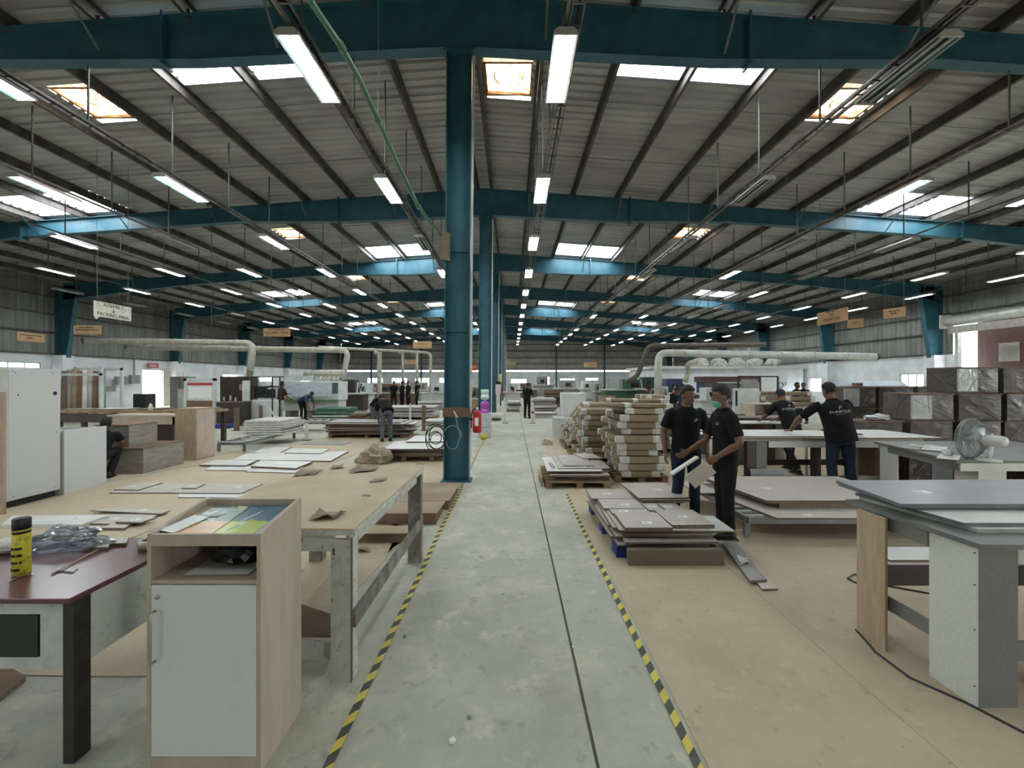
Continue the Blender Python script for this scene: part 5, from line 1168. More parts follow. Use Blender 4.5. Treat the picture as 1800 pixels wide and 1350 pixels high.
def machine(px, Y, w_, h, m, label, m2=None, seed=0, d_=1.2):
    rnd = random.Random(seed); t = thing('workshop_machine', label, 'machine', (at(px, Y), Y, 0))
    MB().box(-w_/2, w_/2, -d_/2, d_/2, .12, h*.55).build('base', m, t, bev=.02)
    MB().box(-w_/2+.05, w_/2-.05, -d_/2-.1, d_/2, 0, .12).build('plinth', board_gry, t)
    MB().box(-w_/2-.15, w_/2+.15, -d_/2-.15, d_/2, h*.55, h*.6).build('table', m2 or ductw, t)
    x = rnd.uniform(-.25, .2)*w_; MB().box(x-.28*w_, x+.25*w_, -.3, d_/2, h*.6, h).build('head', m2 or m, t, bev=.02)
    MB().box(x-.1*w_, x+.08*w_, -.34, -.3, h*.68, h*.85).build('panel', blackm, t)
    for k in range(3): xx = rnd.uniform(-.45,.45)*w_; MB().bar((xx, -.45, h*.6), (xx+rnd.uniform(-.2,.2), -.3, h*rnd.uniform(.8,1.1)), .05, .05).build('arm', rnd.choice((board_wht, blackm, board_gry)), t)
    return t
ML = [(455,23,1.5,1.7,mach,'pale machine left of the edge machine'),(624,23,1.2,1.8,brown,'dark brown machine with silver panels past the edge machine'),(636,26,1.2,1.6,mach,'pale machine under the thin duct branch'),(600,33,2.6,1.7,mgreen,'green machine at the far left corner'),
      (690,30,3.2,1.5,brownbox,'brown machine under the far left windows'),(735,36,2.6,1.6,board_gry,'grey machine behind the four far men'),(765,30,1.8,1.5,mach,'pale machine just left of the teal column'),(700,44,4,1.4,board_gry,'long grey machine near the back wall on the left'),
      (838,22,.6,1.4,kraft2,'brown unit between the first two columns'),(901,30,1.1,1.55,board_wht,'pale grey cabinet machine left in the far aisle'),(925,42,2.2,1.5,brownbox,'brown machine beyond the far aisle'),(955,46,2.2,2.2,board_gry,'grey panel door machine by the back wall'),
      (1000,38,2.6,1.8,board_gry,'grey drilling machine in the far centre'),(1035,36,1.4,1.7,mach,'pale drilling machine in the far centre'),(1055,33,1.0,1.5,board_gry,'dark grey machine left of the green one'),(1100,31,3.4,1.85,mgreen,'green press machine with a notice'),
      (1142,29,1.5,2.0,mat('dark_green', (.03,.06,.045), .5),'dark green box machine under the dark duct'),(1165,17.5,.55,1.5,board_wht,'white panel with sheet notice by the duct foot'),(1192,22,1.6,1.85,navy,'navy blue machine behind the parcels'),(1262,28.5,1.6,1.6,navy,'dark blue booth machine'),(1240,20,.8,1.4,mach,'pale machine between the two talking men')]
for i, q in enumerate(ML): machine(*q[:5], q[5], None, i, .9 if q[1] < 24 else 1.4)
# far open racks
pile(at(940,19.2), at(976,19.2), 19.2, 20.4, .0, 4, .05, [board_wht, brownbox], 'the low pile beside the red-banded post', 'low pile beside the red-banded post', 11)
pile(at(938,20.6), at(977,20.6), 20.6, 22.0, .0, 13, .06, [board_gry, board_tan, board_wht, brownbox], 'the tall pile behind the red-banded post', 'tall pile behind the red-banded post', 12, .1)
pile(at(892,23), at(914,23), 23, 24, .0, 9, .06, [board_wht, board_tan, brownbox], 'the pile left of the far walking man', 'pile left of the far man', 13, .1)
pile(at(958,27), at(990,27), 27, 28, .0, 10, .11, [brown, brownbox], 'the dark brown pile behind the foam block', 'dark brown pile behind the foam block', 14, .04)
o = MB().box(-.60,.60,-.35,.35,0,1.15).build('foam_block', mat('foam_white', (.74,.74,.73), .7, 0, (.66,.66,.66), 2), bev=.04); o.location = (at(1008.5,20), 20.3, 0); tag(o, 'big white wrapped block standing in the far right bay', 'block')
o = MB().bar((0,0,.05),(.62,.08,.72),.09,.09).build('leaning_tube', kraft2); o.location = (at(1002,19.3), 19.3, 0); tag(o, 'kraft tube leaning against the white block', 'tube')
o = MB().box(-.17,.17,-.4,.4,0,.63).build('pale_box', mat('pale_box', (.52,.53,.51), .6), bev=.01); o.location = (1.45, 12.6, 0); tag(o, 'pale grey box left of the low parcel pile', 'box')
for i, (px, w_) in enumerate(((1061,.5),(1074,.36))):
    t = thing('tall_carton', ('tall kraft carton, left one of the pair' if i == 0 else 'tall kraft carton, right one of the pair')+' behind the parcels', 'carton', (at(px, 24), 24, 0)); MB().box(-w_/2,w_/2,-.3,.3,0,.85).build('carton_body', kraft2, t, bev=.01); MB().box(-w_/2+.01,w_/2-.01,-.305,.305,.851,.86).build('lid', palletw, t)
t = thing('bench_far', 'dark bench carrying boards behind the parcel piles', 'bench', (at(1105,20), 20, 0)); t.name = 'work_bench'
MB().box(-1.4,1.4,-.5,.5,.62,.70).build('benchtop', board_tan, t); 
for x in (-1.3, 1.2): MB().box(x,x+.1,-.45,-.35,0,.62).build('leg', brown, t); MB().box(x,x+.1,.35,.45,0,.62).build('leg', brown, t)
# bench row behind the men with open box and white door
t = thing('packing_bench', 'brown-edged packing bench behind the assembly table', 'bench', (5.4, 9.4, 0))
MB().box(-2.5,.75,-.4,.5,.93,.97).build('benchtop', board_tan, t); MB().box(-2.5,.75,-.41,-.39,.86,.93).build('edge_band', brown, t)
for x in (-2.4, -.9, .6): MB().box(x,x+.12,-.35,-.25,0,.93).build('leg', brown, t); MB().box(x,x+.12,.35,.45,0,.93).build('leg', board_gry, t)
t = thing('white_open_frame', 'white framed drawer box standing before the packing bench', 'box', (5.0, 8.6, 0))
MB().box(-.62,-.59,-.2,.2,.0,.86).build('side', board_wht, t); MB().box(.59,.62,-.2,.2,0,.86).build('side', board_wht, t); MB().box(-.62,.62,-.2,.2,.86,.89).build('top', board_wht, t); MB().box(-.59,.59,.1,.12,.0,.86).build('back', brownbox, t); MB().box(-.59,.59,-.2,.1,.55,.57).build('shelf', board_gry, t)
t = thing('open_box', 'open birch box lying on its side on the packing bench', 'box', (5.65, 9.25, .971), .15)
for a in ((-.35,.3,-.2,.25,0,.015),(-.35,.3,-.2,.25,.25,.265),(-.35,-.335,-.2,.25,.015,.25),(.285,.3,-.2,.25,.015,.25),(-.335,.285,.235,.25,.015,.25)): MB().box(*a).build('box_side', cabm, t)
t = thing('upright_board', 'tall white panel with a handle slot behind the packing bench', 'panel', (at(1313,12.2), 12.2, 0))
MB().box(-.42,.36,-.03,.03,.02,1.52).build('panel', mach, t, bev=.01); MB().box(-.36,-.30,-.035,-.03,1.0,1.45).build('slot', blackm, t); MB().box(-.4,.34,.03,.5,0,.06).build('foot', board_gry, t)
for i, (x, y, w_, m) in enumerate(((3.95,9.25,.20,blackm),(4.5,9.3,.25,kraft2),(5.02,9.2,.16,brown))): board('bench_scrap', rect(x-w_, x+w_, y-.12, y+.14, .15*i), .971, .03, m, ['black offcut lying on the packing bench','kraft piece lying on the packing bench','brown piece beside the open birch box'][i])
t = thing('frame_screen', 'black framed wire screen with notices behind the men', 'screen', (at(1360,15), 15, 0))
for (a, b) in (((-1.3,0,0),(-1.3,0,1.9)),((.15,0,0),(.15,0,1.9)),((-1.3,0,1.9),(.15,0,1.9)),((-.5,0,0),(-.5,0,1.9)),((-1.3,0,.9),(.15,0,.9))): MB().bar(a, b, .05, .05).build('frame_tube', blackm, t)
MB().box(-.45,-.05,-.03,-.01,1.35,1.75).build('notice', sticker, t); MB().box(-1.2,-.6,-.03,-.01,1.2,1.8).build('notice', board_gry, t)
for i, (dx, dz, s_, r_) in enumerate(((1372,677,.13,.5),(1379,675,.09,-.3),(1367,690,.10,.8))):
    t = thing('square_frame', 'small black square frame on the wall, %s of the tilted cluster' % ORD[i], 'picture frame', P(dx, dz, 31.38)); t.rotation_euler = (0, r_, 0); s_ *= 1.4
    for a in ((-s_,s_,s_-.03,s_),(-s_,s_,-s_,-s_+.03)): MB().box(a[0],a[1],-.02,.02,a[2],a[3]).build('frame_bar', blackm, t)
    for a in (-s_, s_-.03): MB().box(a,a+.03,-.02,.02,-s_+.03,s_-.03).build('frame_bar', blackm, t)
t = thing('bubble_roll', 'big clear bubble wrap rolls lying behind the wrapped cabinets', 'roll', (at(1475,14.5), 14.5, 0)); t['label'] = 'pair of big pale plastic wrap rolls behind the wrapped cabinets'
wrapm = mat('bubble_wrap', (.60,.66,.74), .35, 0, (.50,.56,.64), 14, bump=.4, spec=.7)
MB().tube([(0,0,1.32),(1.0,0,1.32)], .42, 24).build('roll', wrapm, t, True); MB().tube([(1.05,.1,1.30),(2.2,.1,1.30)], .43, 24).build('roll', wrapm, t, True)
MB().box(-.1,2.3,-.45,.5,.80,.88).build('shelf', board_tan, t)
for x in (-.05, 1.1, 2.2): MB().box(x,x+.06,-.4,-.3,0,.80).build('leg', steelg, t); MB().box(x,x+.06,.4,.5,0,.80).build('leg', steelg, t)
t = thing('window_bench', 'grey bench under the barred window holding kraft parcels', 'bench', (9.6, 13.2, 0))
MB().box(-1.0,1.3,-.3,.8,.87,.945).build('benchtop', board_gry, t)
for x in (-.95, 1.2): MB().box(x,x+.08,-.25,-.17,0,.87).build('leg', steelg, t); MB().box(x,x+.08,.65,.73,0,.87).build('leg', steelg, t)
# interior white room on the right
rm = bpy.data.objects.new('wall_office', None); COL.objects.link(rm); struct(rm)
struct(MB().box(10.9, 22.4, 31.5, 31.7, 0, 2.65).build('partition', white_wall, rm)); struct(MB().box(10.9, 11.1, 31.7, 38, 0, 2.65).build('partition', white_wall, rm)); struct(MB().box(10.6, 22.5, 31.2, 38.2, 2.66, 2.85).build('office_roof', board_wht, rm))
for i in range(5): crumple('plastic_heap', (15.2+1.45*i, 33, 2.86), .50, foam, 'white plastic-wrapped bundle on the office roof, %s from the left' % ORD[i], 'bundle', i*1.7, .3, 3, (1.2, 1, .9))['group'] = 'bundles on the office roof'
t = thing('booth', 'maroon-topped booth in front of the white office', 'booth', (at(1283, 26), 26, 0))
MB().box(-2.0,1.6,-.6,.6,1.65,2.0).build('canopy', mat('maroon_dark', (.10,.04,.05), .6), t); MB().box(-1.9,-1.8,-.5,.5,0,1.65).build('side', navy, t); MB().box(1.4,1.5,-.5,.5,0,1.65).build('side', navy, t); MB().box(-1.3,1.4,.45,.55,.4,1.65).build('back', board_gry, t); MB().box(-1.1,.9,-.62,-.6,1.60,1.66).build('light_strip', board_wht, t)

# ------------------------------------------------------------------ ducts
def ductrun(label, pts, r, m, joints=(), n=12, hang=True):
    o0 = Vector(pts[0]); t = thing('duct', label, 'duct', o0)
    q = [Vector(pts[0])]
    for i in range(1, len(pts)-1):
        a, b, c = Vector(pts[i-1]), Vector(pts[i]), Vector(pts[i+1]); R = min(.35, (b-a).length*.45, (c-b).length*.45)
        for k in range(5):
            u = k/4; p0 = b+(a-b).normalized()*R; p2 = b+(c-b).normalized()*R; q.append(p0*(1-u)**2+b*2*u*(1-u)+p2*u*u)
    q.append(Vector(pts[-1])); MB().tube(local(q, o0), r, n).build('pipe_run', m, t, True)
    for i in range(len(pts)-1):
        a, b = Vector(pts[i]), Vector(pts[i+1]); L = (b-a).length; k = 1.2
        while k < L-.3:
            p = a.lerp(b, k/L); d = (b-a).normalized()*.025; MB().tube(local([p-d, p+d], o0), r*1.12, n).build('joint_ring', m, t, True); k += 1.35
    if hang:
        a, b = Vector(pts[0]), Vector(pts[1])
        for u in (.2, .75):
            p = a.lerp(b, u); MB().tube(local([p, (p.x, p.y, ZR(p.x))], o0), .006, 4).build('hanger_wire', rodm, t)
    return t
Yd = 18.0
ductrun('cream suction duct, upper of the two long ones at left', [P(152,599,Yd), P(445,603,Yd), P(436,690,Yd)], .135, duct)
ductrun('long cream suction duct running above the edge machine', [P(226,610,20.6), P(612,616,20.6), P(605,655,20.6), P(600,668,20.6)], .14, duct)
d3 = ductrun('thin cream duct with four drops beyond the edge machine', [P(560,610,27), P(757,620,27), P(757,668,27), P(755,690,27)], .09, duct)
o0 = P(560,610,27)
for px, rr in ((667,.16),(708,.09),(733,.09)): MB().tube(local([P(px-8,619,27), P(px,621,27), P(px,640,27), P(px,668 if rr < .1 else 700,27), P(px+4,676 if rr < .1 else 702,27)], o0), rr, 8).build('drop_pipe', duct, d3, True)
ductrun('dark flexible duct curving down at the far right', [P(1345,606,28), P(1140,608,28), P(1128,640,28), P(1120,662,28), P(1100,672,28)], .17, ductd)
ductrun('long silver duct crossing the right bay with a tall leg', [P(1538,627,17), P(1158,620,17), P(1156,700,17)], .15, ductw)
ductrun('short bent duct branching down behind the talking men', [P(1226,634,16.6), P(1208,640,16.6), P(1210,655,17), P(1204,672,17)], .11, duct, hang=False)
for i, (px, py, Y) in enumerate(((148,599,18.0),(222,610,20.6),(1542,627,17.0))):
    t = thing('duct_end_cap', ['bright end ring of the upper left duct','bright end ring of the lower left duct','bright end ring of the right duct'][i], 'duct end', P(px, py, Y))
    MB().tube([(.14*math.cos(a)*.35, .0, .15*math.sin(a)) for a in [2*PI*k/16 for k in range(17)]], .022, 6, cap=False).build('ring', chrome, t, True); MB().tube([(-.03 if i < 2 else .03,0,0),(0,0,0)], .13, 14).build('cap_plate', ductd, t)

# ------------------------------------------------------------------ signs
def sign(px0, px1, top, Y0, Y1, h, m, lines, size, label, zt=None):
    a = P(px0, top, Y0); b = P(px1, top, Y1); b.z = a.z; mid = (a+b)/2; L = (b-a).to_2d().length; ang = math.atan2(b.y-a.y, b.x-a.x)
    t = thing('hanging_sign', label, 'sign', (mid.x, mid.y, a.z-h/2), ang)
    MB().box(-L/2, L/2, -.012, .012, -h/2, h/2).build('sign_panel', m, t)
    for x in (-L*.42, L*.42): MB().tube([(x,0,h/2),(x,0,ZR(mid.x)-a.z+h/2+.2)], .006, 4).build('hanger_wire', rodm, t)
    if isinstance(lines, str): text_mesh(lines, size, ink, t, (0,-.0135,.05 if m is signb else 0), (PI/2,0,0))
    elif lines:         # lettering too faint to read in the photograph: worn strokes only
        mb = MB(); rnd = random.Random(int(px0))
        for (u0, u1, v) in lines:
            x = u0*L/2
            while x < u1*L/2: w_ = rnd.uniform(.02, .045); mb.box(x, x+w_, -.0145, -.0125, v*h-.022, v*h+.022+rnd.uniform(-.008, .008)); x += w_+rnd.uniform(.006, .02)
        mb.build('faded_lettering', ink, t)['kind'] = 'stuff'
    return t
t = sign(165,230,528,10.8,11.9,.40,signw,'ASSEMBLY\n&\nPACKING AREA',.135,'white hanging sign reading ASSEMBLY & PACKING AREA')
MB().add([(-.55,-.012,-.2),(-.40,-.012,-.2),(-.49,-.012,-.29),(-.55,.012,-.2),(-.40,.012,-.2),(-.49,.012,-.29)], [(0,1,2),(5,4,3),(0,3,4,1),(1,4,5,2),(2,5,3,0)]).build('arrow_tip', signw, t)
for x in (-.46, .46): MB().tube([(x,-.013,.13),(x,-.016,.13)], .012, 8).build('screw', ink, t)
sign(1437,1490,551,13.3,12.1,.40,signb,'READY\nTO\nDISPATCH',.14,'wooden hanging sign reading READY TO DISPATCH')
sign(463,510,577,19.7,19.7,.40,signb,'EDGEBAND\nMACHINE - AREA',.15,'wooden hanging sign reading EDGEBAND MACHINE AREA')
sign(130,178,572,16.6,16.6,.36,signb,[(-.6,.5,.25),(-.85,.7,0)],.13,'wooden sign with faded lettering over the upper duct end')
sign(30,78,583,16.6,17.6,.36,signb,[(-.8,.7,.22),(-.35,.1,-.08)],.12,'wooden sign with faded lettering, farthest to the left')
sign(726,759,600,22,22,.38,signb,'PANEL &',.13,'wooden sign just left of the nearest teal column')
sign(711,731,633,30,30,.30,signb,[(-.5,.5,.1)],.16,'small wooden sign below the one by the teal column')
sign(1490,1518,562,17.7,17.2,.38,signb,[(-.4,.4,.1)],.13,'wooden sign right behind the dispatch sign')
sign(1553,1592,544,15.6,15.0,.36,signb,[(-.5,.6,.2),(-.3,.2,-.05)],.12,'wooden sign nearest the right shutter door')
sign(1027,1050,637,38,38,.45,signb,[(-.6,.6,.15),(-.4,.4,-.1)],.2,'wooden sign on the far right of the back bay')
sign(888,906,635,38,38,.30,signb,[(-.7,.7,.1)],.2,'wooden sign at the far end above the aisle')

# ------------------------------------------------------------------ people
from mathutils.bvhtree import BVHTree
skin = mat('skin_brown', (.175,.088,.052), .5, 0, (.145,.07,.042), 5, spec=.4)
hairm = mat('black_hair', (.004,.0035,.0035), .7, 0, (.014,.012,.011), 40, bump=.5, bscale=60)
shirt_b = mat('black_polo', (.0055,.0055,.006), .85, 0, (.008,.008,.0085), 10, bump=.25, bscale=9, spec=.2)
jeans = mat('dark_jeans', (.012,.018,.034), .85, 0, (.018,.027,.047), 8, bump=.25, bscale=12, spec=.2)
jeans2 = mat('blue_grey_jeans', (.07,.09,.12), .8, 0, (.10,.12,.15), 8, bump=.2, bscale=12)
blackt = mat('black_trousers', (.007,.007,.0075), .85, 0, (.011,.011,.011), 8, bump=.25, bscale=12, spec=.2)
whitet = mat('pale_trousers', (.48,.47,.43), .8)
shoe_m = mat('dark_shoes', (.015,.013,.012), .5)
maskg = mat('mask_green', (.10,.42,.32), .7)
logo_m = mat('logo_print', (.55,.55,.54), .6)
def remesh(mb, name, m, parent, vox, smooth=3):
    o = mb.build(name, m, None); r = o.modifiers.new('r', 'REMESH'); r.mode = 'VOXEL'; r.voxel_size = vox; r.use_smooth_shade = True
    if smooth: q = o.modifiers.new('s', 'SMOOTH'); q.iterations = smooth; q.factor = .5
    bpy.context.view_layer.update(); dg = bpy.context.evaluated_depsgraph_get(); me = bpy.data.meshes.new_from_object(o.evaluated_get(dg))
    bpy.data.objects.remove(o); me.name = name; o = bpy.data.objects.new(name, me); COL.objects.link(o)
    for p in me.polygons: p.use_smooth = True
    if parent is not None: o.parent = parent
    return o
def loft(mb, secs, L, F, n=18):
    rings = []
    for (c, rx, ry) in secs: rings.append([Vector(c)+L*rx*math.cos(2*PI*k/n)+F*ry*math.sin(2*PI*k/n) for k in range(n)])
    m_ = len(rings); fs = [(i*n+k, i*n+(k+1)%n, (i+1)*n+(k+1)%n, (i+1)*n+k) for i in range(m_-1) for k in range(n)]
    fs += [tuple(range(n))[::-1], tuple((m_-1)*n+k for k in range(n))]
    mb.add([v for R in rings for v in R], fs)
def person(label, loc, yaw=0, H=1.68, lean=0, side=0, pel=.92, hyaw=0, hpitch=0, RA=None, LA=None, RL=None, LL=None, shirt=shirt_b, trou=jeans, vox=.012, face=True,
           mask=False, back=None, chest=None, hands='relaxed', group=None, hairlen=1.0, pshift=0, girth=1.0, sleeve=.78):
    s = H/1.70; V = Vector
    t = thing('person', label, 'person', loc, yaw, group); t.scale = (s, s, s)
    U = (Matrix.Rotation(side, 3, 'Y') @ Matrix.Rotation(lean, 3, 'X')) @ V((0,0,1)); Fw = (Matrix.Rotation(side, 3, 'Y') @ Matrix.Rotation(lean, 3, 'X')) @ V((0,-1,0)); L = U.cross(-Fw).normalized(); L = V((1,0,0)) if L.x < 0 and abs(L.x) > .5 and False else -L if L.x < 0 else L
    Pp = V((0, pshift, pel)); g = girth
    sh = {s_: Pp+U*.47+L*(.178*g*s_) for s_ in (-1, 1)}
    nb = Pp+U*.525; Hm = Matrix.Rotation(hyaw, 3, 'Z') @ Matrix.Rotation(hpitch, 3, 'X'); hc = nb+U*.035+(Hm @ V((0,-.025,.115)))
    arms = {-1: RA or (sh[-1]+V((-.06,.02,-.28)), sh[-1]+V((-.05,-.06,-.53))), 1: LA or (sh[1]+V((.06,.02,-.28)), sh[1]+V((.05,-.06,-.53)))}
    legs = {-1: RL or (V((-.105, -.015, .49)), V((-.115, .0, .085))), 1: LL or (V((.105, -.015, .49)), V((.115, .0, .085)))}
    hips = {s_: Pp+V((.09*s_, 0, -.02)) for s_ in (-1, 1)}
    def torso(mb, k, lo=0.0, top=True):
        secs = [(Pp+U*-.06, .150*g+k, .100*g+k), (Pp+U*.02, .165*g+k, .115*g+k), (Pp+U*.14, .150*g+k, .108*g+k), (Pp+U*.27, .160*g+k, .115*g+k), (Pp+U*.38, .175*g+k, .115*g+k), (Pp+U*.45, .175*g+k, .095*g+k), (Pp+U*.50, .115+k, .075+k), (Pp+U*.53, .062+k, .060+k)]
        secs = [q for q in secs if (q[0]-Pp).dot(U) >= lo-1e-6]
        if lo > 0: pass
        loft(mb, secs, L, Fw)
    # body: one continuous skin surface
    mb = MB(); torso(mb, -.004)
    mb.tube([nb-U*.05, nb+U*.03, hc+Hm @ V((0,.02,-.05))], [.056,.052,.050], 14)
    mb.ell(hc+Hm @ V((0,.012,.018)), (.074,.093,.095), 18, 12, M=Hm); mb.ell(hc+Hm @ V((0,-.022,-.045)), (.055,.066,.066), 16, 10, M=Hm)
    mb.ell(hc+Hm @ V((0,-.062,-.083)), (.026,.022,.020), 10, 8, M=Hm)
    mb.tube([hc+Hm @ V((0,-.078,.018)), hc+Hm @ V((0,-.093,-.012)), hc+Hm @ V((0,-.103,-.026))], [.008,.011,.014], 8)
    mb.ell(hc+Hm @ V((0,-.088,-.056)), (.022,.010,.009), 8, 6, M=Hm)
    for q in (-1, 1): mb.ell(hc+Hm @ V((q*.075,.012,-.012)), (.010,.020,.030), 8, 6, M=Hm)
    fr = .0088 if vox <= .008 else .011
    for q in (-1, 1):
        e, w_ = V(arms[q][0]), V(arms[q][1]); a0 = sh[q]
        mb.tube([a0-L*q*.02, a0+(e-a0)*.12, a0.lerp(e,.5), e, e.lerp(w_,.3), e.lerp(w_,.75), w_], [.052,.053,.046,.039,.041,.031,.026], 12)
        d = (w_-e).normalized(); 
        n_ = d.cross(V((0,0,1))); n_ = n_.normalized() if n_.length > .2 else L*q     # palm width axis options
        if hands == 'hold': wax = V((0,0,1))-d*d.z; wax.normalize(); pn = d.cross(wax)
        elif hands == 'table' and abs(w_.z-.88) < .12: d = V((d.x, d.y, -.05)).normalized(); wax = d.cross(V((0,0,1))).normalized(); pn = V((0,0,-1))
        else: wax = Fw-d*Fw.dot(d); wax.normalize(); pn = -L*q
        for k, (u, r_) in enumerate(((.02,.024),(.045,.027),(.07,.026))):
            for v_ in (-.024, -.008, .008, .024): mb.ell(w_+d*u+wax*v_, (.018,.018,.018), 8, 6)
        ln = [.066,.076,.072,.056]
        for k in range(4):
            b0 = w_+d*.082+wax*(.030-.020*k); cu = .35 if hands != 'hold' else .9
            p1 = b0+(d*math.cos(cu*.4)+pn*math.sin(cu*.4)).normalized()*ln[k]*.48; p2 = p1+(d*math.cos(cu)+pn*math.sin(cu)).normalized()*ln[k]*.32; p3 = p2+(d*math.cos(cu*1.5)+pn*math.sin(cu*1.5)).normalized()*ln[k]*.24
            mb.tube([b0-d*.03, b0, p1, p2, p3], [fr*1.05, fr*1.08, fr, fr*.95, fr*.8], 8)
        tb = w_+d*.025+wax*.026; t1 = tb+(wax*.75+d*.6+pn*.25).normalized()*.036; t2 = t1+(d*.85+wax*.25+pn*.45).normalized()*.030
        mb.tube([tb-wax*.015, tb, t1, t2], [fr*1.3, fr*1.3, fr*1.1, fr*.85], 8)
    for q in (-1, 1):
        k_, a_ = V(legs[q][0]), V(legs[q][1]); mb.tube([hips[q], hips[q].lerp(k_,.5), k_, k_.lerp(a_,.35), a_], [.080,.066,.048,.050,.034], 12)
        mb.tube([a_+V((0,.03,-.03)), a_+V((0,-.03,-.035)), a_+V((0,-.13,-.055))], [.036,.038,.022], 10)
    remesh(mb, 'body', skin, t, vox, 2)
    # polo shirt
    mb = MB(); secs = [(Pp+U*-.10, .178*g, .130*g), (Pp+U*.02, .178*g, .130*g), (Pp+U*.14, .168*g, .124*g), (Pp+U*.27, .174*g, .128*g), (Pp+U*.38, .188*g, .126*g), (Pp+U*.45, .185*g, .106*g), (Pp+U*.495, .135, .088), (Pp+U*.53, .076, .072)]
    loft(mb, secs, L, Fw, 22)
    for q in (-1, 1):
        e = V(arms[q][0]); a0 = sh[q]; e1 = a0.lerp(e, sleeve); mb.tube([a0-L*q*.04, a0+(e-a0)*.10, a0.lerp(e,.45), e1], [.062,.068,.067,.066], 14)
    so = remesh(mb, 'polo_shirt', shirt, t, max(vox, .010), 2)
    col = MB(); ct = nb+U*.012
    col.tube([ct+L*(.066*math.cos(a))+Fw*(.062*math.sin(a)+.012)+U*(-.018*max(0, math.sin(a))) for a in [PI*.62+2*PI*.88*k/20 for k in range(21)]], .013, 6)
    col.build('collar', shirt, t, True)
    # trousers
    mb = MB(); loft(mb, [(Pp+V((0,0,-.12)), .150*g, .112*g), (Pp+V((0,0,-.04)), .163*g, .120*g), (Pp+U*.03, .160*g, .117*g), (Pp+U*.06, .15*g, .11*g)], V((1,0,0)), V((0,-1,0)))
    for q in (-1, 1):
        k_, a_ = V(legs[q][0]), V(legs[q][1]); mb.tube([hips[q]+V((0,0,.0)), hips[q].lerp(k_,.3), k_, k_.lerp(a_,.5), a_.lerp(k_, .02)], [.095,.092,.068,.064,.060], 14)
    remesh(mb, 'trousers', trou, t, max(vox, .012), 2)
    for q in (-1, 1):
        a_ = V(legs[q][1]); sm = MB(); sm.tube([a_+V((0,.055,-.04)), a_+V((0,.02,-.03)), a_+V((0,-.06,-.04)), a_+V((0,-.13,-.055)), a_+V((0,-.165,-.062))], [.036,.045,.042,.034,.016], 12)
        sm.box(a_.x-.042, a_.x+.042, a_.y-.17, a_.y+.085, a_.z-.085, a_.z-.062); sm.build('shoe', shoe_m, t, True)
    # hair
    bm = bmesh.new(); bmesh.ops.create_icosphere(bm, subdivisions=4 if vox < .01 else 3, radius=1); dl_ = []
    for v in bm.verts:
        c = v.co.copy()
        if (c.y < -.35 and c.z < .42) or c.z < -.62 or (abs(c.x) > .72 and c.z < -.12 and c.y < .05): dl_.append(v)
        q = 1.05+.07*noise.noise(c*6)+.05*noise.noise(c*15)+.10*hairlen*max(0, min(1, c.z*2))*(1 if c.y < .3 else .5)
        v.co = hc+Hm @ V((c.x*.079*q, c.y*.099*q+.014, c.z*.100*q+.026))
    bmesh.ops.delete(bm, geom=dl_, context='VERTS')
    me = bpy.data.meshes.new('hair'); bm.to_mesh(me); bm.free(); me.materials.append(hairm); ho = bpy.data.objects.new('hair', me); COL.objects.link(ho); ho.parent = t
    for p in me.polygons: p.use_smooth = True
    sd = ho.modifiers.new('solid', 'SOLIDIFY'); sd.thickness = .012; sd.offset = -1
    if face:
        for q in (-1, 1):
            MB().ell(hc+Hm @ V((q*.030,-.078,.012)), (.0125,.0065,.0055), 10, 8, M=Hm).build('eye', mat('eye_white', (.30,.27,.24), .4), t, True)
            MB().ell(hc+Hm @ V((q*.030,-.083,.012)), (.0058,.003,.0055), 10, 8, M=Hm).build('iris', ink, t, True)
            MB().tube([hc+Hm @ V((q*.014,-.087,.030)), hc+Hm @ V((q*.032,-.086,.036)), hc+Hm @ V((q*.050,-.074,.030))], [.004,.005,.003], 6).build('eyebrow', hairm, t, True)
        if not mask:
            MB().tube([hc+Hm @ V((-.021,-.093,-.055)), hc+Hm @ V((0,-.101,-.053)), hc+Hm @ V((.021,-.093,-.055))], [.003,.006,.003], 6).build('lips', mat('lips', (.17,.06,.05), .5), t, True)
            MB().tube([hc+Hm @ V((-.024,-.089,-.044)), hc+Hm @ V((0,-.099,-.041)), hc+Hm @ V((.024,-.089,-.044))], [.002,.003,.002], 5).build('moustache', hairm, t, True)
    if mask:
        MB().ell(hc+Hm @ V((0,-.045,-.070)), (.052,.058,.050), 14, 10, M=Hm).build('face_mask', maskg, t, True)['label'] = 'green face mask pulled under the chin'
    def onshirt(me_o, sgn, cu, cl, name):
        bvh = BVHTree.FromPolygons([v.co.copy() for v in so.data.vertices], [tuple(p.vertices) for p in so.data.polygons])
        for v in me_o.data.vertices:
            p = Pp+U*(cu+v.co.y)+L*(cl-sgn*v.co.x*-1 if sgn < 0 else cl+v.co.x); o_ = p+Fw*(.5*(1 if sgn > 0 else -1)); hit = bvh.ray_cast(o_, -Fw*(1 if sgn > 0 else -1))
            v.co = (hit[0] if hit[0] is not None else p)+Fw*(1 if sgn > 0 else -1)*(.002+v.co.z)
        me_o.name = name
    if back:
        c = text_mesh('FUNFOLD', .052, logo_m, t, (0,0,0), (0,0,0), 'shirt_lettering', 0)
        for v in c.data.vertices: v.co.x = v.co.x*1.25; v.co.z = 0
        onshirt(c, -1, .335, 0, 'shirt_lettering')
        lg = MB().add([(-.014,.0,0),(-.022,.0,0),(-.016,.020,0),(-.006,.026,0),(.016,.028,0),(.018,.034,0),(-.008,.032,0),(-.020,.024,0)][::1], [(0,1,2),(0,2,3),(2,7,6,3),(3,6,5,4)]); lg.box(-.010,.022,.042,.047,-.0,.001); 
        lo = lg.build('shirt_logo', logo_m, t)
        for v in lo.data.vertices: v.co.x = v.co.x*1.2
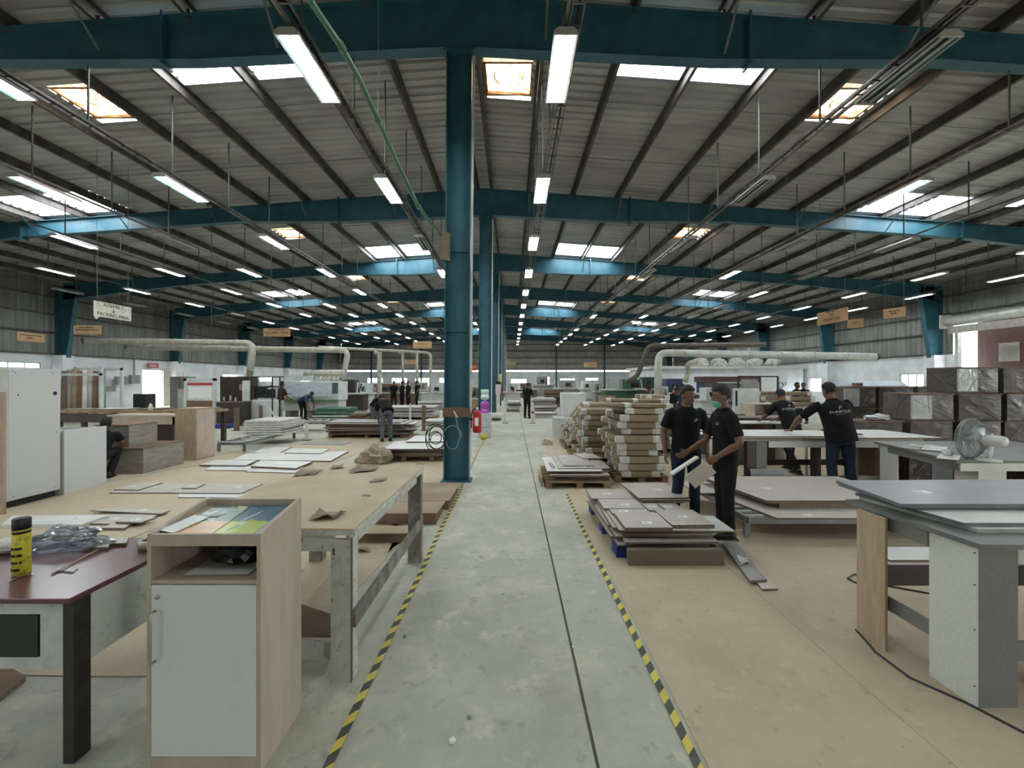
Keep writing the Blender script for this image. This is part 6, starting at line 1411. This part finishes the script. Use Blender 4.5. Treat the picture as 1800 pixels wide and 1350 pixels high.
        onshirt(lo, -1, .372, 0, 'shirt_logo')
        ln_ = MB(); 
        for k in range(9): ln_.box(-.08+.018*k, -.067+.018*k, -.0015, .0015, 0, .0006)
        lo = ln_.build('shirt_tagline', logo_m, t); onshirt(lo, -1, .298, 0, 'shirt_tagline'); lo['kind'] = 'stuff'
    if chest:
        lg = MB().add([(-.026,-.018,0),(-.018,-.018,0),(-.010,-.006,0),(.022,-.008,0),(.024,-.001,0),(-.014,.003,0)], [(0,1,2,5),(2,3,4,5)]); lg.box(-.008,.026,.012,.019,0,.001)
        lo = lg.build('chest_logo', logo_m, t); onshirt(lo, 1, .37, .085, 'chest_logo')
    return t
# the two talking men
mA = person('young man in black polo and dark jeans facing the camera, mid right', (2.17, 5.12, 0), -.08, 1.67, .02, 0, hyaw=.42, hpitch=.10, RA=(Vector((-.27,.03,1.13)), Vector((-.275,-.07,.88))), LA=(Vector((.27,.05,1.12)), Vector((.25,-.05,.87))),
            RL=(Vector((-.10,-.03,.49)), Vector((-.13,.05,.085))), vox=.007, chest=True)
mB = person('man in black polo with green mask holding two small panels', (2.40, 4.60, 0), -1.72, 1.68, .03, 0, hyaw=.12, hpitch=.16, RA=(Vector((-.24,-.14,1.06)), Vector((-.16,-.37,.93))), LA=(Vector((.27,.05,1.10)), Vector((.21,-.17,.93))),
            trou=blackt, vox=.007, mask=True, chest=True, hands='hold')
o = MB().box(-.14,.14,-.009,.009,-.08,.08).build('held_board', board_tan); o.location = P(1231,834,4.42); o.rotation_euler = (0,-.72,-.25); tag(o, 'small taupe panel in the left hand of the masked man', 'panel')
o = MB().box(-.18,.18,-.03,.03,-.010,.010).build('held_strip', board_wht); o.location = P(1203,818,4.55); o.rotation_euler = (0,-.52,.15); tag(o, 'white-edged strip in the right hand of the masked man', 'panel')
# leaning men
person('sturdy man in black polo and jeans leaning over the assembly table, seen from behind', (4.92, 6.16, 0), PI-.10, 1.72, .20, .10, pshift=.03, hyaw=.25, hpitch=.25, LA=(Vector((.40,-.30,1.13)), Vector((.40,-.52,.92))), RA=(Vector((-.24,-.26,1.10)), Vector((-.18,-.48,.95))),
       RL=(Vector((-.12,.03,.49)), Vector((-.16,.05,.085))), LL=(Vector((.12,.02,.49)), Vector((.10,.05,.085))), vox=.009, face=False, back=True, hands='table', girth=1.18)
person('slimmer man in black polo behind the assembly table, seen from behind', (5.38, 8.0, 0), PI+.15, 1.66, .42, 0, pel=.88, pshift=.10, hyaw=-.2, hpitch=.35, RA=(Vector((-.24,-.30,1.06)), Vector((-.20,-.50,.98))), LA=(Vector((.24,-.30,1.06)), Vector((.18,-.48,.98))),
       RL=(Vector((-.10,-.02,.47)), Vector((-.10,-.05,.085))), LL=(Vector((.12,.12,.47)), Vector((.16,.42,.11))), vox=.010, face=False, back=True, trou=blackt)
bend = dict(lean=1.15, hpitch=.9, vox=.02, face=False)
person('man in black shirt and blue jeans bending over the messy pile, right of two', (-3.62, 11.8, 0), PI+.5, 1.70, pshift=.12, RA=(Vector((-.2,-.45,.80)), Vector((-.12,-.5,.55))), LA=(Vector((.2,-.45,.80)), Vector((.12,-.5,.55))), trou=jeans2, **bend)
person('man in black shirt bending over the messy pile, left of two', (-4.75, 14.3, 0), .65, 1.66, pshift=.12, RA=(Vector((-.2,-.45,.80)), Vector((-.12,-.5,.55))), LA=(Vector((.2,-.45,.80)), Vector((.12,-.5,.55))), trou=jeans2, **bend)
person('man in pale trousers and dark cap standing at the edge machine', (at(493,17.6), 17.6, 0), PI-.6, 1.70, .1, vox=.02, face=False, trou=whitet, shirt=mat('maroon_shirt', (.05,.015,.018), .8), RA=(Vector((-.25,-.15,1.05)), Vector((-.2,-.35,.95))), LA=(Vector((.25,-.15,1.05)), Vector((.2,-.35,.95))))
person('man in navy clothes bending beside the green board pile', (at(537,18.4), 18.2, 0), 1.2, 1.62, pshift=.1, shirt=navy, trou=blackt, RA=(Vector((-.2,-.45,.75)), Vector((-.12,-.5,.5))), LA=(Vector((.2,-.45,.75)), Vector((.12,-.5,.5))), **bend)
for i, (px, yw) in enumerate(((698,.4),(706,2.4),(718,-.8),(727,-1.2))):
    person('worker in black, %s from the left of the four by the far machines' % ORD[i], (at(px,25.6)+.1*(i-1.5), 25.4+.45*(i % 2), 0), yw, 1.70, .05, vox=.028, face=False, trou=blackt, group='four workers by the far machines')
person('young man in black polo standing beside the red-banded post in the aisle', (at(926,19.3), 19.0, 0), 2.6, 1.64, .08, hpitch=.3, vox=.018, face=False, trou=blackt, RA=(Vector((-.24,-.18,1.06)), Vector((-.15,-.40,1.0))))
sq = dict(pel=.42, lean=.7, vox=.018, face=False, RL=(Vector((-.18,-.38,.48)), Vector((-.16,-.10,.085))), LL=(Vector((.18,-.38,.48)), Vector((.16,-.10,.085))))
person('man in black crouching behind the low white cabinet', (-7.35, 7.22, 0), -2.75, 1.66, trou=blackt, RA=(Vector((-.25,-.35,.62)), Vector((-.15,-.5,.42))), LA=(Vector((.25,-.35,.62)), Vector((.15,-.5,.42))), **sq)
person('man with pale mask behind the parcels, left of two', (4.0, 12.3, 0), 1.45, 1.62, .22, hpitch=.35, vox=.016, mask=True, face=False, trou=blackt, pshift=.05)
person('man in black bending low behind the parcels, right of two', (4.95, 12.9, 0), .8, 1.64, .55, hpitch=.6, vox=.016, mask=False, face=False, trou=blackt, pshift=.12)
person('worker in black standing far behind the leaning men', (at(1408,15.6), 15.9, 0), .5, 1.66, .08, vox=.018, face=False, trou=jeans)
person('worker in navy walking by the white bench far behind', (at(1419,16.6), 16.8, 0), -1.0, 1.64, .05, vox=.02, face=False, trou=jeans)
